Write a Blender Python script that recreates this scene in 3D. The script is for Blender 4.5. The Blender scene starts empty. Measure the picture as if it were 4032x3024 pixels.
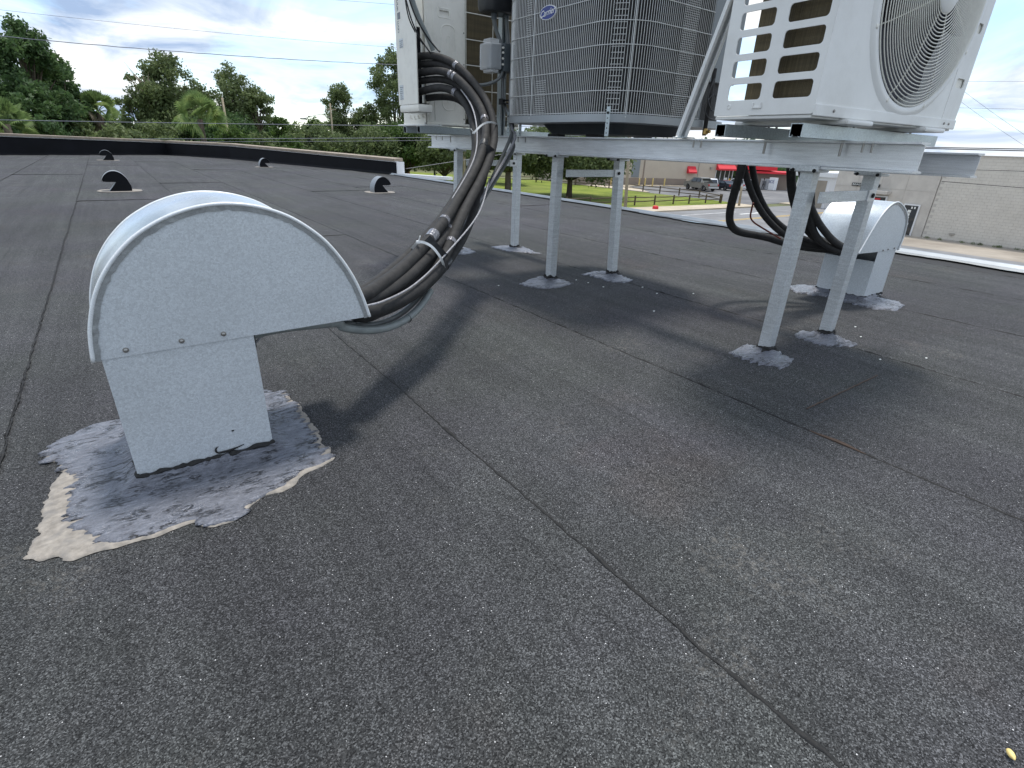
import bpy, bmesh, math, random
import numpy as np
from mathutils import Vector, Matrix, noise as mnoise
SC = bpy.context.scene
COL = SC.collection
rnd = random.Random(7)
CAM_LENS = 18.4659
CAM_M = [(0.8144, -0.5794, 0.033), (0.2159, 0.3553, 0.9095), (-0.5386, -0.7335, 0.4145)]
HOOD = [(-0.1164, 0.3327), (-0.1109, 0.3749), (-0.1021, 0.4155), (-0.0827, 0.4699), (-0.0579, 0.5147), (-0.0263, 0.5547), (0.0146, 0.5922), (0.0606, 0.6203), (0.1019, 0.6378), (0.1468, 0.6498), (0.1918, 0.6543), (0.2412, 0.6508), (0.2877, 0.6401), (0.3314, 0.6223), (0.3718, 0.5963), (0.4133, 0.5597), (0.4511, 0.5095), (0.4808, 0.4547), (0.5018, 0.3981), (0.5172, 0.3397)]
TUBES = {'T1': [(1.7394, 3.52, 1.2786), (1.7537, 3.44, 1.2915), (1.7913, 3.36, 1.2898), (1.8343, 3.28, 1.2601), (1.86, 3.2, 1.2262), (1.8683, 3.1, 1.1692), (1.8791, 3.02, 1.1091), (1.8768, 2.94, 1.0549), (1.8654, 2.86, 0.9985), (1.8453, 2.78, 0.9373), (1.8066, 2.72, 0.8862), (1.7771, 2.66, 0.8421), (1.7288, 2.6, 0.796), (1.6588, 2.52, 0.7378), (1.5662, 2.42, 0.6809), (1.4592, 2.32, 0.6182), (1.3403, 2.2, 0.5682), (1.2261, 2.08, 0.5199), (1.125, 1.97, 0.4669), (1.0596, 1.9, 0.4316), (1.0122, 1.85, 0.3916), (0.9387, 1.78, 0.3446), (0.8265, 1.69, 0.3177), (0.711, 1.6, 0.3126), (0.6213, 1.54, 0.3179), (0.5465, 1.5, 0.3258)], 'T3': [(1.7352, 3.52, 1.1886), (1.7617, 3.4, 1.2046), (1.7845, 3.3, 1.2056), (1.8113, 3.22, 1.1872), (1.8187, 3.13, 1.152), (1.8259, 3.03, 1.0936), (1.828, 2.95, 1.0431), (1.8172, 2.87, 0.99), (1.7938, 2.79, 0.9348), (1.7497, 2.7, 0.8837), (1.6959, 2.63, 0.8339), (1.6471, 2.57, 0.7888), (1.5853, 2.5, 0.7374), (1.4921, 2.4, 0.6817), (1.382, 2.3, 0.6204), (1.2731, 2.2, 0.5674), (1.1547, 2.08, 0.5227), (1.1484, 2.03, 0.5419), (1.062, 1.96, 0.5011), (0.9792, 1.89, 0.4673), (0.8965, 1.82, 0.4342), (0.7997, 1.74, 0.3995), (0.696, 1.65, 0.3791), (0.6074, 1.57, 0.37), (0.5372, 1.52, 0.3683)], 'T2': [(1.7493, 3.54, 1.2388), (1.7738, 3.42, 1.2535), (1.8111, 3.34, 1.2446), (1.8479, 3.27, 1.2184), (1.8618, 3.19, 1.1806), (1.8802, 3.12, 1.1266), (1.8855, 3.03, 1.0653), (1.8774, 2.94, 1.0016), (1.8625, 2.86, 0.9394), (1.8361, 2.8, 0.8877), (1.7847, 2.72, 0.8274), (1.722, 2.64, 0.7693), (1.6525, 2.56, 0.7138), (1.5572, 2.46, 0.6624), (1.4416, 2.35, 0.6003), (1.327, 2.24, 0.5497), (1.2055, 2.12, 0.5016), (1.1379, 2.02, 0.4865), (1.0575, 1.94, 0.4519), (0.9638, 1.85, 0.4178), (0.8492, 1.75, 0.381), (0.7522, 1.67, 0.3602), (0.6604, 1.6, 0.3471), (0.5745, 1.54, 0.3456), (0.5276, 1.52, 0.3465)], 'T4': [(1.745, 3.54, 1.1458), (1.7704, 3.42, 1.1614), (1.8251, 3.34, 1.1658), (1.8532, 3.26, 1.1477), (1.8634, 3.18, 1.1164), (1.866, 3.09, 1.0635), (1.8592, 3.0, 1.0022), (1.8289, 2.9, 0.9383), (1.7944, 2.82, 0.886), (1.7442, 2.74, 0.82), (1.6865, 2.66, 0.7622), (1.6021, 2.56, 0.702), (1.5158, 2.46, 0.646), (1.406, 2.34, 0.5858), (1.2873, 2.22, 0.5274), (1.1396, 2.06, 0.4537), (1.0612, 1.97, 0.4039), (0.9779, 1.88, 0.3632), (0.8689, 1.78, 0.3362), (0.7482, 1.68, 0.3177), (0.6382, 1.6, 0.3168), (0.5668, 1.56, 0.3205)], 'T5': [(1.7301, 3.52, 1.0803), (1.7582, 3.4, 1.1088), (1.786, 3.3, 1.1136), (1.809, 3.24, 1.1045), (1.8308, 3.18, 1.0848), (1.8437, 3.12, 1.051), (1.8358, 3.04, 0.9959), (1.811, 2.96, 0.9323), (1.7776, 2.88, 0.8855), (1.7504, 2.82, 0.8251), (1.7173, 2.76, 0.766), (1.6708, 2.7, 0.72), (1.5961, 2.62, 0.665), (1.4815, 2.5, 0.605), (1.3431, 2.36, 0.5431), (1.2339, 2.25, 0.5006), (1.1492, 2.12, 0.4977), (1.0576, 2.04, 0.4611), (0.9428, 1.95, 0.4191), (0.8352, 1.86, 0.3861), (0.7309, 1.76, 0.367), (0.6411, 1.67, 0.353), (0.5665, 1.6, 0.3561)], 'T6': [(1.7952, 3.5, 1.0578), (1.835, 3.44, 1.0664), (1.8862, 3.38, 1.0707), (1.9279, 3.32, 1.0647), (1.9312, 3.24, 1.033), (1.9188, 3.15, 0.9786), (1.9051, 3.06, 0.9227), (1.8756, 2.96, 0.8589), (1.8322, 2.84, 0.7818), (1.7841, 2.74, 0.723), (1.6921, 2.62, 0.6535), (1.5742, 2.48, 0.5829), (1.4389, 2.34, 0.5235), (1.3723, 2.22, 0.4684), (1.2372, 2.1, 0.3992), (1.1328, 2.0, 0.3693), (1.0627, 1.94, 0.3376), (0.9603, 1.85, 0.3053), (0.8432, 1.76, 0.2842), (0.7225, 1.67, 0.2762), (0.6214, 1.6, 0.2829), (0.551, 1.56, 0.2932)], 'C1': [(0.9354, 1.84, 0.264), (0.8789, 1.78, 0.2428), (0.8108, 1.72, 0.2261), (0.7332, 1.66, 0.2171), (0.6521, 1.6, 0.2266), (0.5821, 1.56, 0.2401), (0.5202, 1.52, 0.2651), (0.4619, 1.5, 0.2899), (0.4343, 1.5, 0.3071)], 'C2': [(0.9127, 1.86, 0.2555), (0.8469, 1.8, 0.2389), (0.7705, 1.74, 0.2236), (0.6927, 1.68, 0.224), (0.6116, 1.62, 0.2362), (0.5418, 1.58, 0.2563), (0.4784, 1.55, 0.2833)], 'W1': [(1.6368, 2.5, 0.6319), (1.4932, 2.3, 0.5981), (1.3809, 2.15, 0.5618), (1.2807, 2.03, 0.5234), (1.2404, 1.98, 0.5272), (1.1749, 1.92, 0.4891), (1.0768, 1.86, 0.4495), (0.9869, 1.8, 0.4119), (0.9257, 1.76, 0.3856), (0.843, 1.7, 0.3586), (0.7307, 1.6, 0.3454), (0.6257, 1.52, 0.345), (0.5309, 1.46, 0.3556)], 'W2': [(1.8203, 3.1, 1.0878), (1.8078, 3.0, 1.0378), (1.778, 2.9, 0.9885), (1.7394, 2.8, 0.9264), (1.6974, 2.72, 0.8645), (1.6765, 2.68, 0.7959), (1.6125, 2.6, 0.7343), (1.5196, 2.5, 0.6821), (1.404, 2.38, 0.625), (1.2545, 2.22, 0.566)], 'U1': [(1.5897, 3.36, 1.6061), (1.6144, 3.36, 1.5382), (1.6333, 3.36, 1.4434), (1.6787, 3.36, 1.3675), (1.7352, 3.36, 1.3159), (1.7652, 3.37, 1.2939)], 'U2': [(1.6021, 3.33, 1.6031), (1.6119, 3.33, 1.5334), (1.6517, 3.33, 1.4542), (1.7135, 3.33, 1.3683), (1.7963, 3.33, 1.3066), (1.7909, 3.3, 1.2962)], 'U3': [(1.6357, 3.38, 1.6167), (1.6603, 3.38, 1.548), (1.701, 3.38, 1.4611), (1.756, 3.38, 1.3724), (1.7883, 3.38, 1.3105)], 'U4': [(1.6262, 3.4, 1.6185), (1.6216, 3.4, 1.5453), (1.6364, 3.4, 1.4489), (1.6828, 3.4, 1.3916), (1.7563, 3.45, 1.3469)], 'P1': [(2.6, 1.6594, 0.7679), (2.6, 1.6542, 0.7298), (2.62, 1.6748, 0.6634), (2.66, 1.7126, 0.5751), (2.7, 1.7412, 0.4969), (2.76, 1.767, 0.44), (2.84, 1.7815, 0.3962), (2.92, 1.771, 0.3757), (3.0, 1.7352, 0.3662), (3.08, 1.6937, 0.3554), (3.14, 1.6504, 0.3266), (3.22, 1.5554, 0.308), (3.3, 1.4737, 0.3034), (3.38, 1.3948, 0.3048), (3.46, 1.3776, 0.307)], 'P2': [(2.66, 1.6965, 0.7704), (2.68, 1.6934, 0.7282), (2.72, 1.683, 0.662), (2.78, 1.6702, 0.5865), (2.86, 1.6504, 0.5044), (2.94, 1.6164, 0.4391), (3.02, 1.5847, 0.3903), (3.12, 1.5534, 0.3468), (3.22, 1.4783, 0.3205), (3.34, 1.4026, 0.316), (3.44, 1.3852, 0.3112)], 'P3': [(2.72, 1.6859, 0.7716), (2.74, 1.6841, 0.729), (2.8, 1.6862, 0.6508), (2.86, 1.6691, 0.5634), (2.94, 1.6448, 0.4872), (3.02, 1.5922, 0.4194), (3.12, 1.5437, 0.3714), (3.22, 1.4599, 0.3389), (3.36, 1.4121, 0.3168)], 'P4': [(2.8, 1.5178, 0.776), (2.82, 1.5205, 0.7311), (2.88, 1.527, 0.6378), (2.94, 1.52, 0.551), (3.0, 1.4863, 0.4745), (3.08, 1.4679, 0.4), (3.18, 1.4291, 0.3542), (3.32, 1.4015, 0.3177), (3.42, 1.3886, 0.3003)], 'P5': [(2.84, 1.4557, 0.7789), (2.86, 1.4388, 0.7099), (2.9, 1.4241, 0.6124), (2.96, 1.4283, 0.5149), (3.0, 1.439, 0.4518), (3.1, 1.4238, 0.3681), (3.24, 1.4038, 0.3234), (3.38, 1.392, 0.295)], 'P6': [(2.8, 1.4691, 0.7779), (2.82, 1.4544, 0.709), (2.86, 1.4397, 0.6284), (2.92, 1.4258, 0.5545), (3.0, 1.411, 0.4838), (3.06, 1.3943, 0.4406), (3.16, 1.381, 0.378), (3.3, 1.3807, 0.3303), (3.42, 1.3772, 0.3141)], 'P7': [(2.74, 1.6377, 0.5628), (2.76, 1.6494, 0.519), (2.78, 1.6677, 0.4841), (2.8, 1.6557, 0.4594), (2.86, 1.6417, 0.4363), (2.92, 1.6121, 0.4037), (2.98, 1.5736, 0.3718)]}
PATCH = [(-0.304, 1.7132), (-0.2884, 1.7429), (-0.258, 1.7755), (-0.2145, 1.8141), (-0.1761, 1.8248), (-0.1365, 1.8239), (-0.0683, 1.8695), (0.0718, 1.9225), (0.2139, 1.8813), (0.2735, 1.8067), (0.3306, 1.7718), (0.341, 1.6709), (0.348, 1.5855), (0.3454, 1.4753), (0.3364, 1.3689), (0.3416, 1.3138), (0.3329, 1.2605), (0.2719, 1.244), (0.2143, 1.212), (0.1739, 1.1896), (0.1383, 1.197), (0.1136, 1.1828), (0.0935, 1.1525), (0.0595, 1.1334), (0.0215, 1.1417), (-0.0156, 1.1758), (-0.0471, 1.1736), (-0.0925, 1.1719), (-0.1358, 1.1761), (-0.1638, 1.1768), (-0.2019, 1.1819), (-0.2308, 1.1815), (-0.2447, 1.2072), (-0.2806, 1.2089), (-0.2971, 1.2307), (-0.3174, 1.2348), (-0.3007, 1.2813), (-0.2911, 1.3173), (-0.2918, 1.396), (-0.2852, 1.4859), (-0.2753, 1.5349), (-0.2612, 1.5762), (-0.2782, 1.5958), (-0.2598, 1.6287), (-0.2941, 1.6551)]
PATCH_IN = [(-0.304, 1.7132), (-0.2884, 1.7429), (-0.258, 1.7755), (-0.2145, 1.8141), (-0.1761, 1.8248), (-0.1365, 1.8239), (-0.0683, 1.8695), (0.0718, 1.9225), (0.2139, 1.8813), (0.2735, 1.8067), (0.329, 1.7652), (0.3366, 1.6736), (0.3279, 1.5849), (0.3239, 1.5006), (0.3202, 1.4224), (0.3233, 1.3562), (0.3314, 1.3102), (0.3256, 1.2651), (0.2522, 1.2477), (0.1855, 1.206), (0.1391, 1.2004), (0.1047, 1.1739), (0.0923, 1.1462), (0.0595, 1.1334), (0.0215, 1.1417), (-0.016, 1.1727), (-0.0463, 1.1827), (-0.092, 1.1808), (-0.1469, 1.1833), (-0.1801, 1.2022), (-0.2023, 1.2347), (-0.2255, 1.2933), (-0.2441, 1.3514), (-0.2446, 1.4597), (-0.2273, 1.5206), (-0.2612, 1.5762), (-0.2782, 1.5958), (-0.2598, 1.6287), (-0.2941, 1.6551)]
PADS = {'D': [(2.0396, 1.1926), (2.2156, 1.2106), (2.2494, 1.1492), (2.2566, 1.0744), (2.228, 0.9959), (2.1695, 0.9762), (2.0832, 0.9583), (2.0634, 1.0131), (2.0379, 1.0725), (2.036, 1.1099)], 'E': [(2.5443, 1.1636), (2.6479, 1.1876), (2.7068, 1.1416), (2.7263, 1.0702), (2.7231, 0.9912), (2.6736, 0.9322), (2.6192, 0.9386), (2.5451, 0.9968), (2.52, 1.0542), (2.5245, 1.1291)], 'C1': [(1.9736, 2.641), (2.1045, 2.7073), (2.2099, 2.7338), (2.2633, 2.6653), (2.2889, 2.5917), (2.2719, 2.4844), (2.1168, 2.4383), (2.0016, 2.4819), (1.9605, 2.5567)], 'C2': [(2.5192, 2.6598), (2.6484, 2.6824), (2.7297, 2.664), (2.7515, 2.5852), (2.7288, 2.4666), (2.7074, 2.3541), (2.5992, 2.3319), (2.5412, 2.4011), (2.5266, 2.5292)], 'B': [(2.5218, 3.8192), (2.6444, 3.8165), (2.7358, 3.7747), (2.7805, 3.6872), (2.7248, 3.489), (2.7329, 3.3645), (2.6426, 3.4669), (2.5322, 3.5795), (2.5198, 3.7099)], 'A': [(2.1475, 3.7601), (2.2851, 3.9148), (2.2981, 3.8128), (2.2816, 3.6671), (2.1623, 3.6069), (2.0905, 3.641)], 'V': [(3.5294, 1.7476), (3.6777, 1.7035), (3.7221, 1.6374), (3.7365, 1.5139), (3.7413, 1.355), (3.7729, 1.2635), (3.7761, 1.1721), (3.7269, 1.113), (3.5274, 1.0932), (3.4537, 1.1658), (3.4536, 1.2636), (3.4615, 1.3616), (3.4945, 1.4512), (3.4325, 1.5405), (3.4208, 1.6233)]}
ZIP1 = [(1.6119, 2.62, 0.8485), (1.6314, 2.62, 0.8643), (1.6626, 2.63, 0.8848), (1.6978, 2.64, 0.9002), (1.7373, 2.65, 0.9062), (1.7871, 2.68, 0.9046), (1.845, 2.74, 0.8933), (1.8758, 2.8, 0.88)]
ZIP2 = [(0.8922, 1.92, 0.4102), (0.8821, 1.86, 0.4379), (0.8709, 1.8, 0.4627), (0.8926, 1.79, 0.4609), (0.9123, 1.77, 0.4471), (0.9335, 1.76, 0.4185), (0.9539, 1.77, 0.3889), (0.9767, 1.8, 0.3575)]
ZIP2T = [(0.8654, 1.79, 0.4652), (0.8691, 1.785, 0.4775), (0.8704, 1.78, 0.4884)]
ZIP1T = [(1.6137, 2.62, 0.85), (1.5987, 2.61, 0.8603), (1.5899, 2.61, 0.868)]
BRACE = [(2.12, 1.6946, 0.8503), (2.12, 1.5398, 1.3408)]
STRAP1 = [(1.6258, 2.52, 0.7812), (1.6758, 2.53, 0.7572)]
STRAP2 = [(0.9084, 1.8, 0.4757), (0.9847, 1.8, 0.3964)]
CHIPS = [(1.8213, 2.659), (2.3614, 2.5421), (2.3802, 2.4467), (2.3906, 2.3182), (2.6137, 2.1927), (2.5712, 2.0401), (2.2545, 1.7905), (2.9734, 1.0692), (2.8241, 0.9785), (2.5627, 0.7877), (2.7699, 0.6836), (2.7742, 1.9251)]
SEED = (0.9009, -0.0521)
GAPY = 0.545
TAPEP = {'T1': [((1.862, 3.2, 1.2249), 0.016), ((1.0691, 1.91, 0.4376), 0.02)], 'T3': [((1.816, 3.19, 1.1781), 0.012), ((1.8184, 3.16, 1.1643), 0.01), ((1.7868, 2.77, 0.9241), 0.014), ((1.6471, 2.57, 0.7888), 0.03), ((1.075, 1.98, 0.5094), 0.02), ((0.9729, 1.885, 0.4637), 0.028)], 'T5': [((1.8289, 3.18, 1.0877), 0.018)], 'T2': [((1.1031, 1.99, 0.4787), 0.022)], 'T4': [((1.1714, 2.08, 0.4597), 0.02)], 'T6': [((1.0647, 1.94, 0.3391), 0.03)]}

# ------------------------------------------------------------------ camera
cam_d = bpy.data.cameras.new('camera'); cam = bpy.data.objects.new('camera', cam_d); COL.objects.link(cam)
cam_d.sensor_width = 36.0; cam_d.lens = CAM_LENS; cam_d.clip_start = 0.02; cam_d.clip_end = 5000
mm = Matrix.Identity(4)
for j in range(3):
    for i in range(3): mm[i][j] = CAM_M[j][i]
mm[2][3] = 0.8
cam.matrix_world = mm
SC.camera = cam
# ------------------------------------------------------------------ world and sun
SUN_DIR = Vector((0.22, 0.19, 1.0)).normalized()
W = bpy.data.worlds.new('World'); SC.world = W; W.use_nodes = True
nt = W.node_tree; nt.nodes.clear()
N = lambda t: nt.nodes.new(t)
def L(a, b): nt.links.new(a, b)
wo = N('ShaderNodeOutputWorld'); mix = N('ShaderNodeMixShader'); bg1 = N('ShaderNodeBackground'); bg2 = N('ShaderNodeBackground')
sky = N('ShaderNodeTexSky'); sky.sky_type = 'NISHITA'; sky.sun_disc = False
sky.sun_elevation = math.asin(SUN_DIR.z); sky.sun_rotation = math.atan2(SUN_DIR.x, SUN_DIR.y)
sky.air_density = 1.0; sky.dust_density = 0.1; sky.ozone_density = 3.0
bg1.inputs[1].default_value = 0.15; bg2.inputs[1].default_value = 1.0
L(sky.outputs[0], bg1.inputs[0])
tc = N('ShaderNodeTexCoord'); sep = N('ShaderNodeSeparateXYZ'); L(tc.outputs['Generated'], sep.inputs[0])
def mth(op, a, b=None, c=None):
    n = N('ShaderNodeMath'); n.operation = op
    for i, v in enumerate((a, b, c)):
        if v is None: continue
        if isinstance(v, (int, float)): n.inputs[i].default_value = v
        else: L(v, n.inputs[i])
    return n.outputs[0]
zz = mth('ADD', mth('MAXIMUM', sep.outputs[2], 0.0), 0.22)
cmb = N('ShaderNodeCombineXYZ'); L(mth('DIVIDE', sep.outputs[0], zz), cmb.inputs[0]); L(mth('DIVIDE', sep.outputs[1], zz), cmb.inputs[1])
def wnoise(scale, detail, rough, dist, off):
    mp = N('ShaderNodeMapping'); mp.inputs['Location'].default_value = off
    L(cmb.outputs[0], mp.inputs[0])
    n = N('ShaderNodeTexNoise'); n.inputs['Scale'].default_value = scale; n.inputs['Detail'].default_value = detail
    n.inputs['Roughness'].default_value = rough; n.inputs['Distortion'].default_value = dist
    L(mp.outputs[0], n.inputs['Vector']); return n.outputs[0]
def wramp(fac, stops):
    r = N('ShaderNodeValToRGB'); e = r.color_ramp.elements
    while len(e) < len(stops): e.new(0.5)
    for i, (p, c) in enumerate(stops): e[i].position = p; e[i].color = (*c, 1) if len(c) == 3 else c
    L(fac, r.inputs[0]); return r.outputs[0]
m1 = wnoise(0.85, 10, 0.58, 0.9, (5.4, 0.4, 0))
mask = wramp(m1, [(0.40, (0.30,)*3), (0.54, (1,)*3)])
s1 = wnoise(1.5, 8, 0.58, 0.9, (8.3, 2.2, 4))
ccol = wramp(s1, [(0.36, (0.27, 0.36, 0.52)), (0.49, (0.50, 0.57, 0.67)), (0.62, (0.76, 0.76, 0.75))])
L(ccol, bg2.inputs[0]); L(mask, mix.inputs[0]); L(bg1.outputs[0], mix.inputs[1]); L(bg2.outputs[0], mix.inputs[2]); L(mix.outputs[0], wo.inputs[0])
sd = bpy.data.lights.new('sun', 'SUN'); sd.energy = 2.0; sd.angle = math.radians(9.0); sd.color = (1.0, 0.96, 0.9)
so = bpy.data.objects.new('sun', sd); COL.objects.link(so); so.location = (0, 0, 30)
so.rotation_euler = (-SUN_DIR).to_track_quat('-Z', 'Y').to_euler()
vs = SC.view_settings; SC.display_settings.display_device = 'sRGB'
vs.view_transform = 'Standard'; vs.look = 'None'; vs.exposure = 0.68; vs.gamma = 1.0; vs.use_curve_mapping = False

# ------------------------------------------------------------------ materials
class MT:
    def __init__(s, name, base=(.5,.5,.5), rough=.6, metal=0.0, spec=.5):
        s.m = bpy.data.materials.new(name); s.m.use_nodes = True; s.nt = s.m.node_tree; s.nt.nodes.clear()
        s.out = s.n('ShaderNodeOutputMaterial'); s.b = s.n('ShaderNodeBsdfPrincipled'); s.l(s.b.outputs[0], s.out.inputs[0])
        s.b.inputs['Base Color'].default_value = (*base, 1); s.b.inputs['Roughness'].default_value = rough
        s.b.inputs['Metallic'].default_value = metal; s.b.inputs['Specular IOR Level'].default_value = spec
        s.pos = s.n('ShaderNodeNewGeometry').outputs['Position']
        s.col = None
    def n(s, t): return s.nt.nodes.new(t)
    def l(s, a, b): s.nt.links.new(a, b)
    def map(s, scale=(1,1,1), loc=(0,0,0), rot=(0,0,0), src=None):
        m = s.n('ShaderNodeMapping'); m.inputs['Scale'].default_value = scale; m.inputs['Location'].default_value = loc; m.inputs['Rotation'].default_value = rot
        s.l(src or s.pos, m.inputs[0]); return m.outputs[0]
    def noise(s, scale, detail=3, rough=.5, vec=None, dist=0):
        n = s.n('ShaderNodeTexNoise'); n.inputs['Scale'].default_value = scale; n.inputs['Detail'].default_value = detail
        n.inputs['Roughness'].default_value = rough; n.inputs['Distortion'].default_value = dist
        s.l(vec or s.pos, n.inputs['Vector']); return n.outputs[0]
    def voro(s, scale, feature='F1', vec=None, out='Distance'):
        n = s.n('ShaderNodeTexVoronoi'); n.feature = feature; n.inputs['Scale'].default_value = scale
        s.l(vec or s.pos, n.inputs['Vector']); return n.outputs[out]
    def ramp(s, fac, stops):
        r = s.n('ShaderNodeValToRGB'); e = r.color_ramp.elements
        while len(e) < len(stops): e.new(.5)
        for i, (p, c) in enumerate(stops): e[i].position = p; e[i].color = (c, c, c, 1) if isinstance(c, (int, float)) else (*c, 1)
        s.l(fac, r.inputs[0]); return r.outputs[0]
    def math(s, op, a, b=None):
        n = s.n('ShaderNodeMath'); n.operation = op
        for i, v in enumerate((a, b)):
            if v is None: continue
            if isinstance(v, (int, float)): n.inputs[i].default_value = v
            else: s.l(v, n.inputs[i])
        return n.outputs[0]
    def mixc(s, fac, a, b, mode='MIX'):
        n = s.n('ShaderNodeMix'); n.data_type = 'RGBA'; n.blend_type = mode; n.clamp_factor = True
        for k, v in ((0, fac), (6, a), (7, b)):
            if isinstance(v, (int, float)) and k == 0: n.inputs[0].default_value = v
            elif isinstance(v, (int, float)): n.inputs[k].default_value = (v, v, v, 1)
            elif isinstance(v, tuple): n.inputs[k].default_value = (*v, 1)
            else: s.l(v, n.inputs[k])
        return n.outputs[2]
    def color(s, c): s.l(c, s.b.inputs['Base Color']); s.col = c; return s
    def rough(s, r): s.l(r, s.b.inputs['Roughness']); return s
    def bump(s, h, strength=.5, dist=.01):
        n = s.n('ShaderNodeBump'); n.inputs['Strength'].default_value = strength; n.inputs['Distance'].default_value = dist
        s.l(h, n.inputs['Height'])
        if getattr(s, '_b', None): s.l(s._b, n.inputs['Normal'])
        s._b = n.outputs[0]; s.l(n.outputs[0], s.b.inputs['Normal']); return s
def simple(name, base, rough=.6, metal=0., var=.15, vs=30., bump=0., bs=80., spec=.5, dirt=None):
    t = MT(name, base, rough, metal, spec)
    f = t.noise(vs, 4, .6)
    lo = tuple(max(0, c*(1-var)) for c in base); hi = tuple(min(1, c*(1+var)) for c in base)
    c = t.ramp(f, [(.3, lo), (.7, hi)])
    if dirt:
        d = t.ramp(t.noise(dirt[1], 6, .65), [(.48, 0.), (.72, 1.)])
        c = t.mixc(t.math('MULTIPLY', d, dirt[2]), c, dirt[0])
    t.color(c)
    if bump: t.bump(t.noise(bs, 3), bump, .005)
    return t.m

def mat_roof():
    t = MT('granulated_roofing', rough=.85, spec=.25)
    # granules
    g = t.noise(400, 2, .8); g2 = t.voro(500, out='Color')
    sp = t.n('ShaderNodeSeparateColor'); t.l(g2, sp.inputs[0])
    c = t.ramp(sp.outputs[0], [(0.0, (.010,.010,.011)), (.3, (.030,.031,.033)), (.75, (.064,.066,.070)), (1.0, (.16,.165,.175))])
    big = t.noise(.9, 5, .6)
    c = t.mixc(t.ramp(big, [(.35, 0.), (.65, 1.)]), t.mixc(1., c, (1.0,1.04,.98), 'MULTIPLY'), t.mixc(1., c, (1.0,.97,1.05), 'MULTIPLY'))
    mott = t.noise(45, 4, .7)
    c = t.mixc(1., c, t.ramp(mott, [(.3, .88), (.7, 1.12)]), 'MULTIPLY')
    # long streaks along the rolls
    stk = t.noise(1.0, 5, .65, vec=t.map((9., .35, 1.)))
    c = t.mixc(1., c, t.ramp(stk, [(.3, .80), (.5, 1.0), (.7, 1.2)]), 'MULTIPLY')
    # rusty brown wash
    br = t.ramp(t.noise(1.6, 6, .65, vec=t.map(loc=(4.2, 1.3, 0))), [(.56, 0.), (.75, .3)])
    c = t.mixc(br, c, t.mixc(1., c, (1.35, 1.02, .82), 'MULTIPLY'))
    # pale scuffs
    sc = t.math('MULTIPLY', t.ramp(t.noise(2.3, 3, .5, vec=t.map(loc=(1.5, 7.7, 0))), [(.60, 0.), (.72, 1.)]), t.ramp(t.noise(60, 5, .75), [(.50, 0.), (.66, 1.)]))
    c = t.mixc(t.math('MULTIPLY', sc, .55), c, (.20, .19, .175))
    # pale mineral flecks
    v = t.voro(75.); fl = t.math('LESS_THAN', v, .075)
    v2 = t.n('ShaderNodeSeparateColor'); t.l(t.voro(75., out='Color'), v2.inputs[0])
    keep = t.math('GREATER_THAN', v2.outputs[1], .62)
    c = t.mixc(t.math('MULTIPLY', fl, keep), c, (.75, .76, .78))
    st2 = t.noise(1.0, 4, .7, vec=t.map((34., .55, 1.), loc=(2.2, 0, 0)))
    c = t.mixc(1., c, t.ramp(st2, [(.28, .62), (.40, 1.0), (.7, 1.10)]), 'MULTIPLY')
    pond = t.noise(.42, 4, .55, vec=t.map(loc=(7.3, 2.1, 0)), dist=.8)
    c = t.mixc(1., c, t.ramp(pond, [(.38, .86), (.5, 1.0), (.53, 1.14), (.57, 1.02), (.7, 1.08)]), 'MULTIPLY')
    c = t.mixc(1., c, (1.0, .985, .955), 'MULTIPLY')
    t.color(c)
    t.bump(t.noise(2.2, 3, .5), .2, .03)
    t.bump(g, .9, .0022); t.bump(t.voro(380.), .7, .0015)
    return t.m
def mat_galv(name, base=(.66,.69,.71), metal=.35, rough=.45, spangle=True, streak=False):
    t = MT(name, base, rough, metal)
    f = t.noise(420, 3, .8); c = t.ramp(f, [(.3, tuple(b*.80 for b in base)), (.7, tuple(min(1, b*1.14) for b in base))])
    if spangle:
        sp = t.n('ShaderNodeSeparateColor'); t.l(t.voro(240, out='Color'), sp.inputs[0])
        c = t.mixc(1., c, t.ramp(sp.outputs[0], [(0., .88), (1., 1.08)]), 'MULTIPLY')
    if streak:
        c = t.mixc(1., c, t.ramp(t.noise(3., 6, .7, vec=t.map((3., 3., 40.))), [(.3, .82), (.7, 1.1)]), 'MULTIPLY')
    c = t.mixc(1., c, t.ramp(t.noise(5., 4, .55), [(.3, .965), (.7, 1.03)]), 'MULTIPLY')
    t.color(c); t.rough(t.ramp(t.noise(9., 3, .5), [(.3, rough-.04), (.7, rough+.05)]))
    t.bump(t.noise(22., 3), .12, .004)
    return t.m
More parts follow.
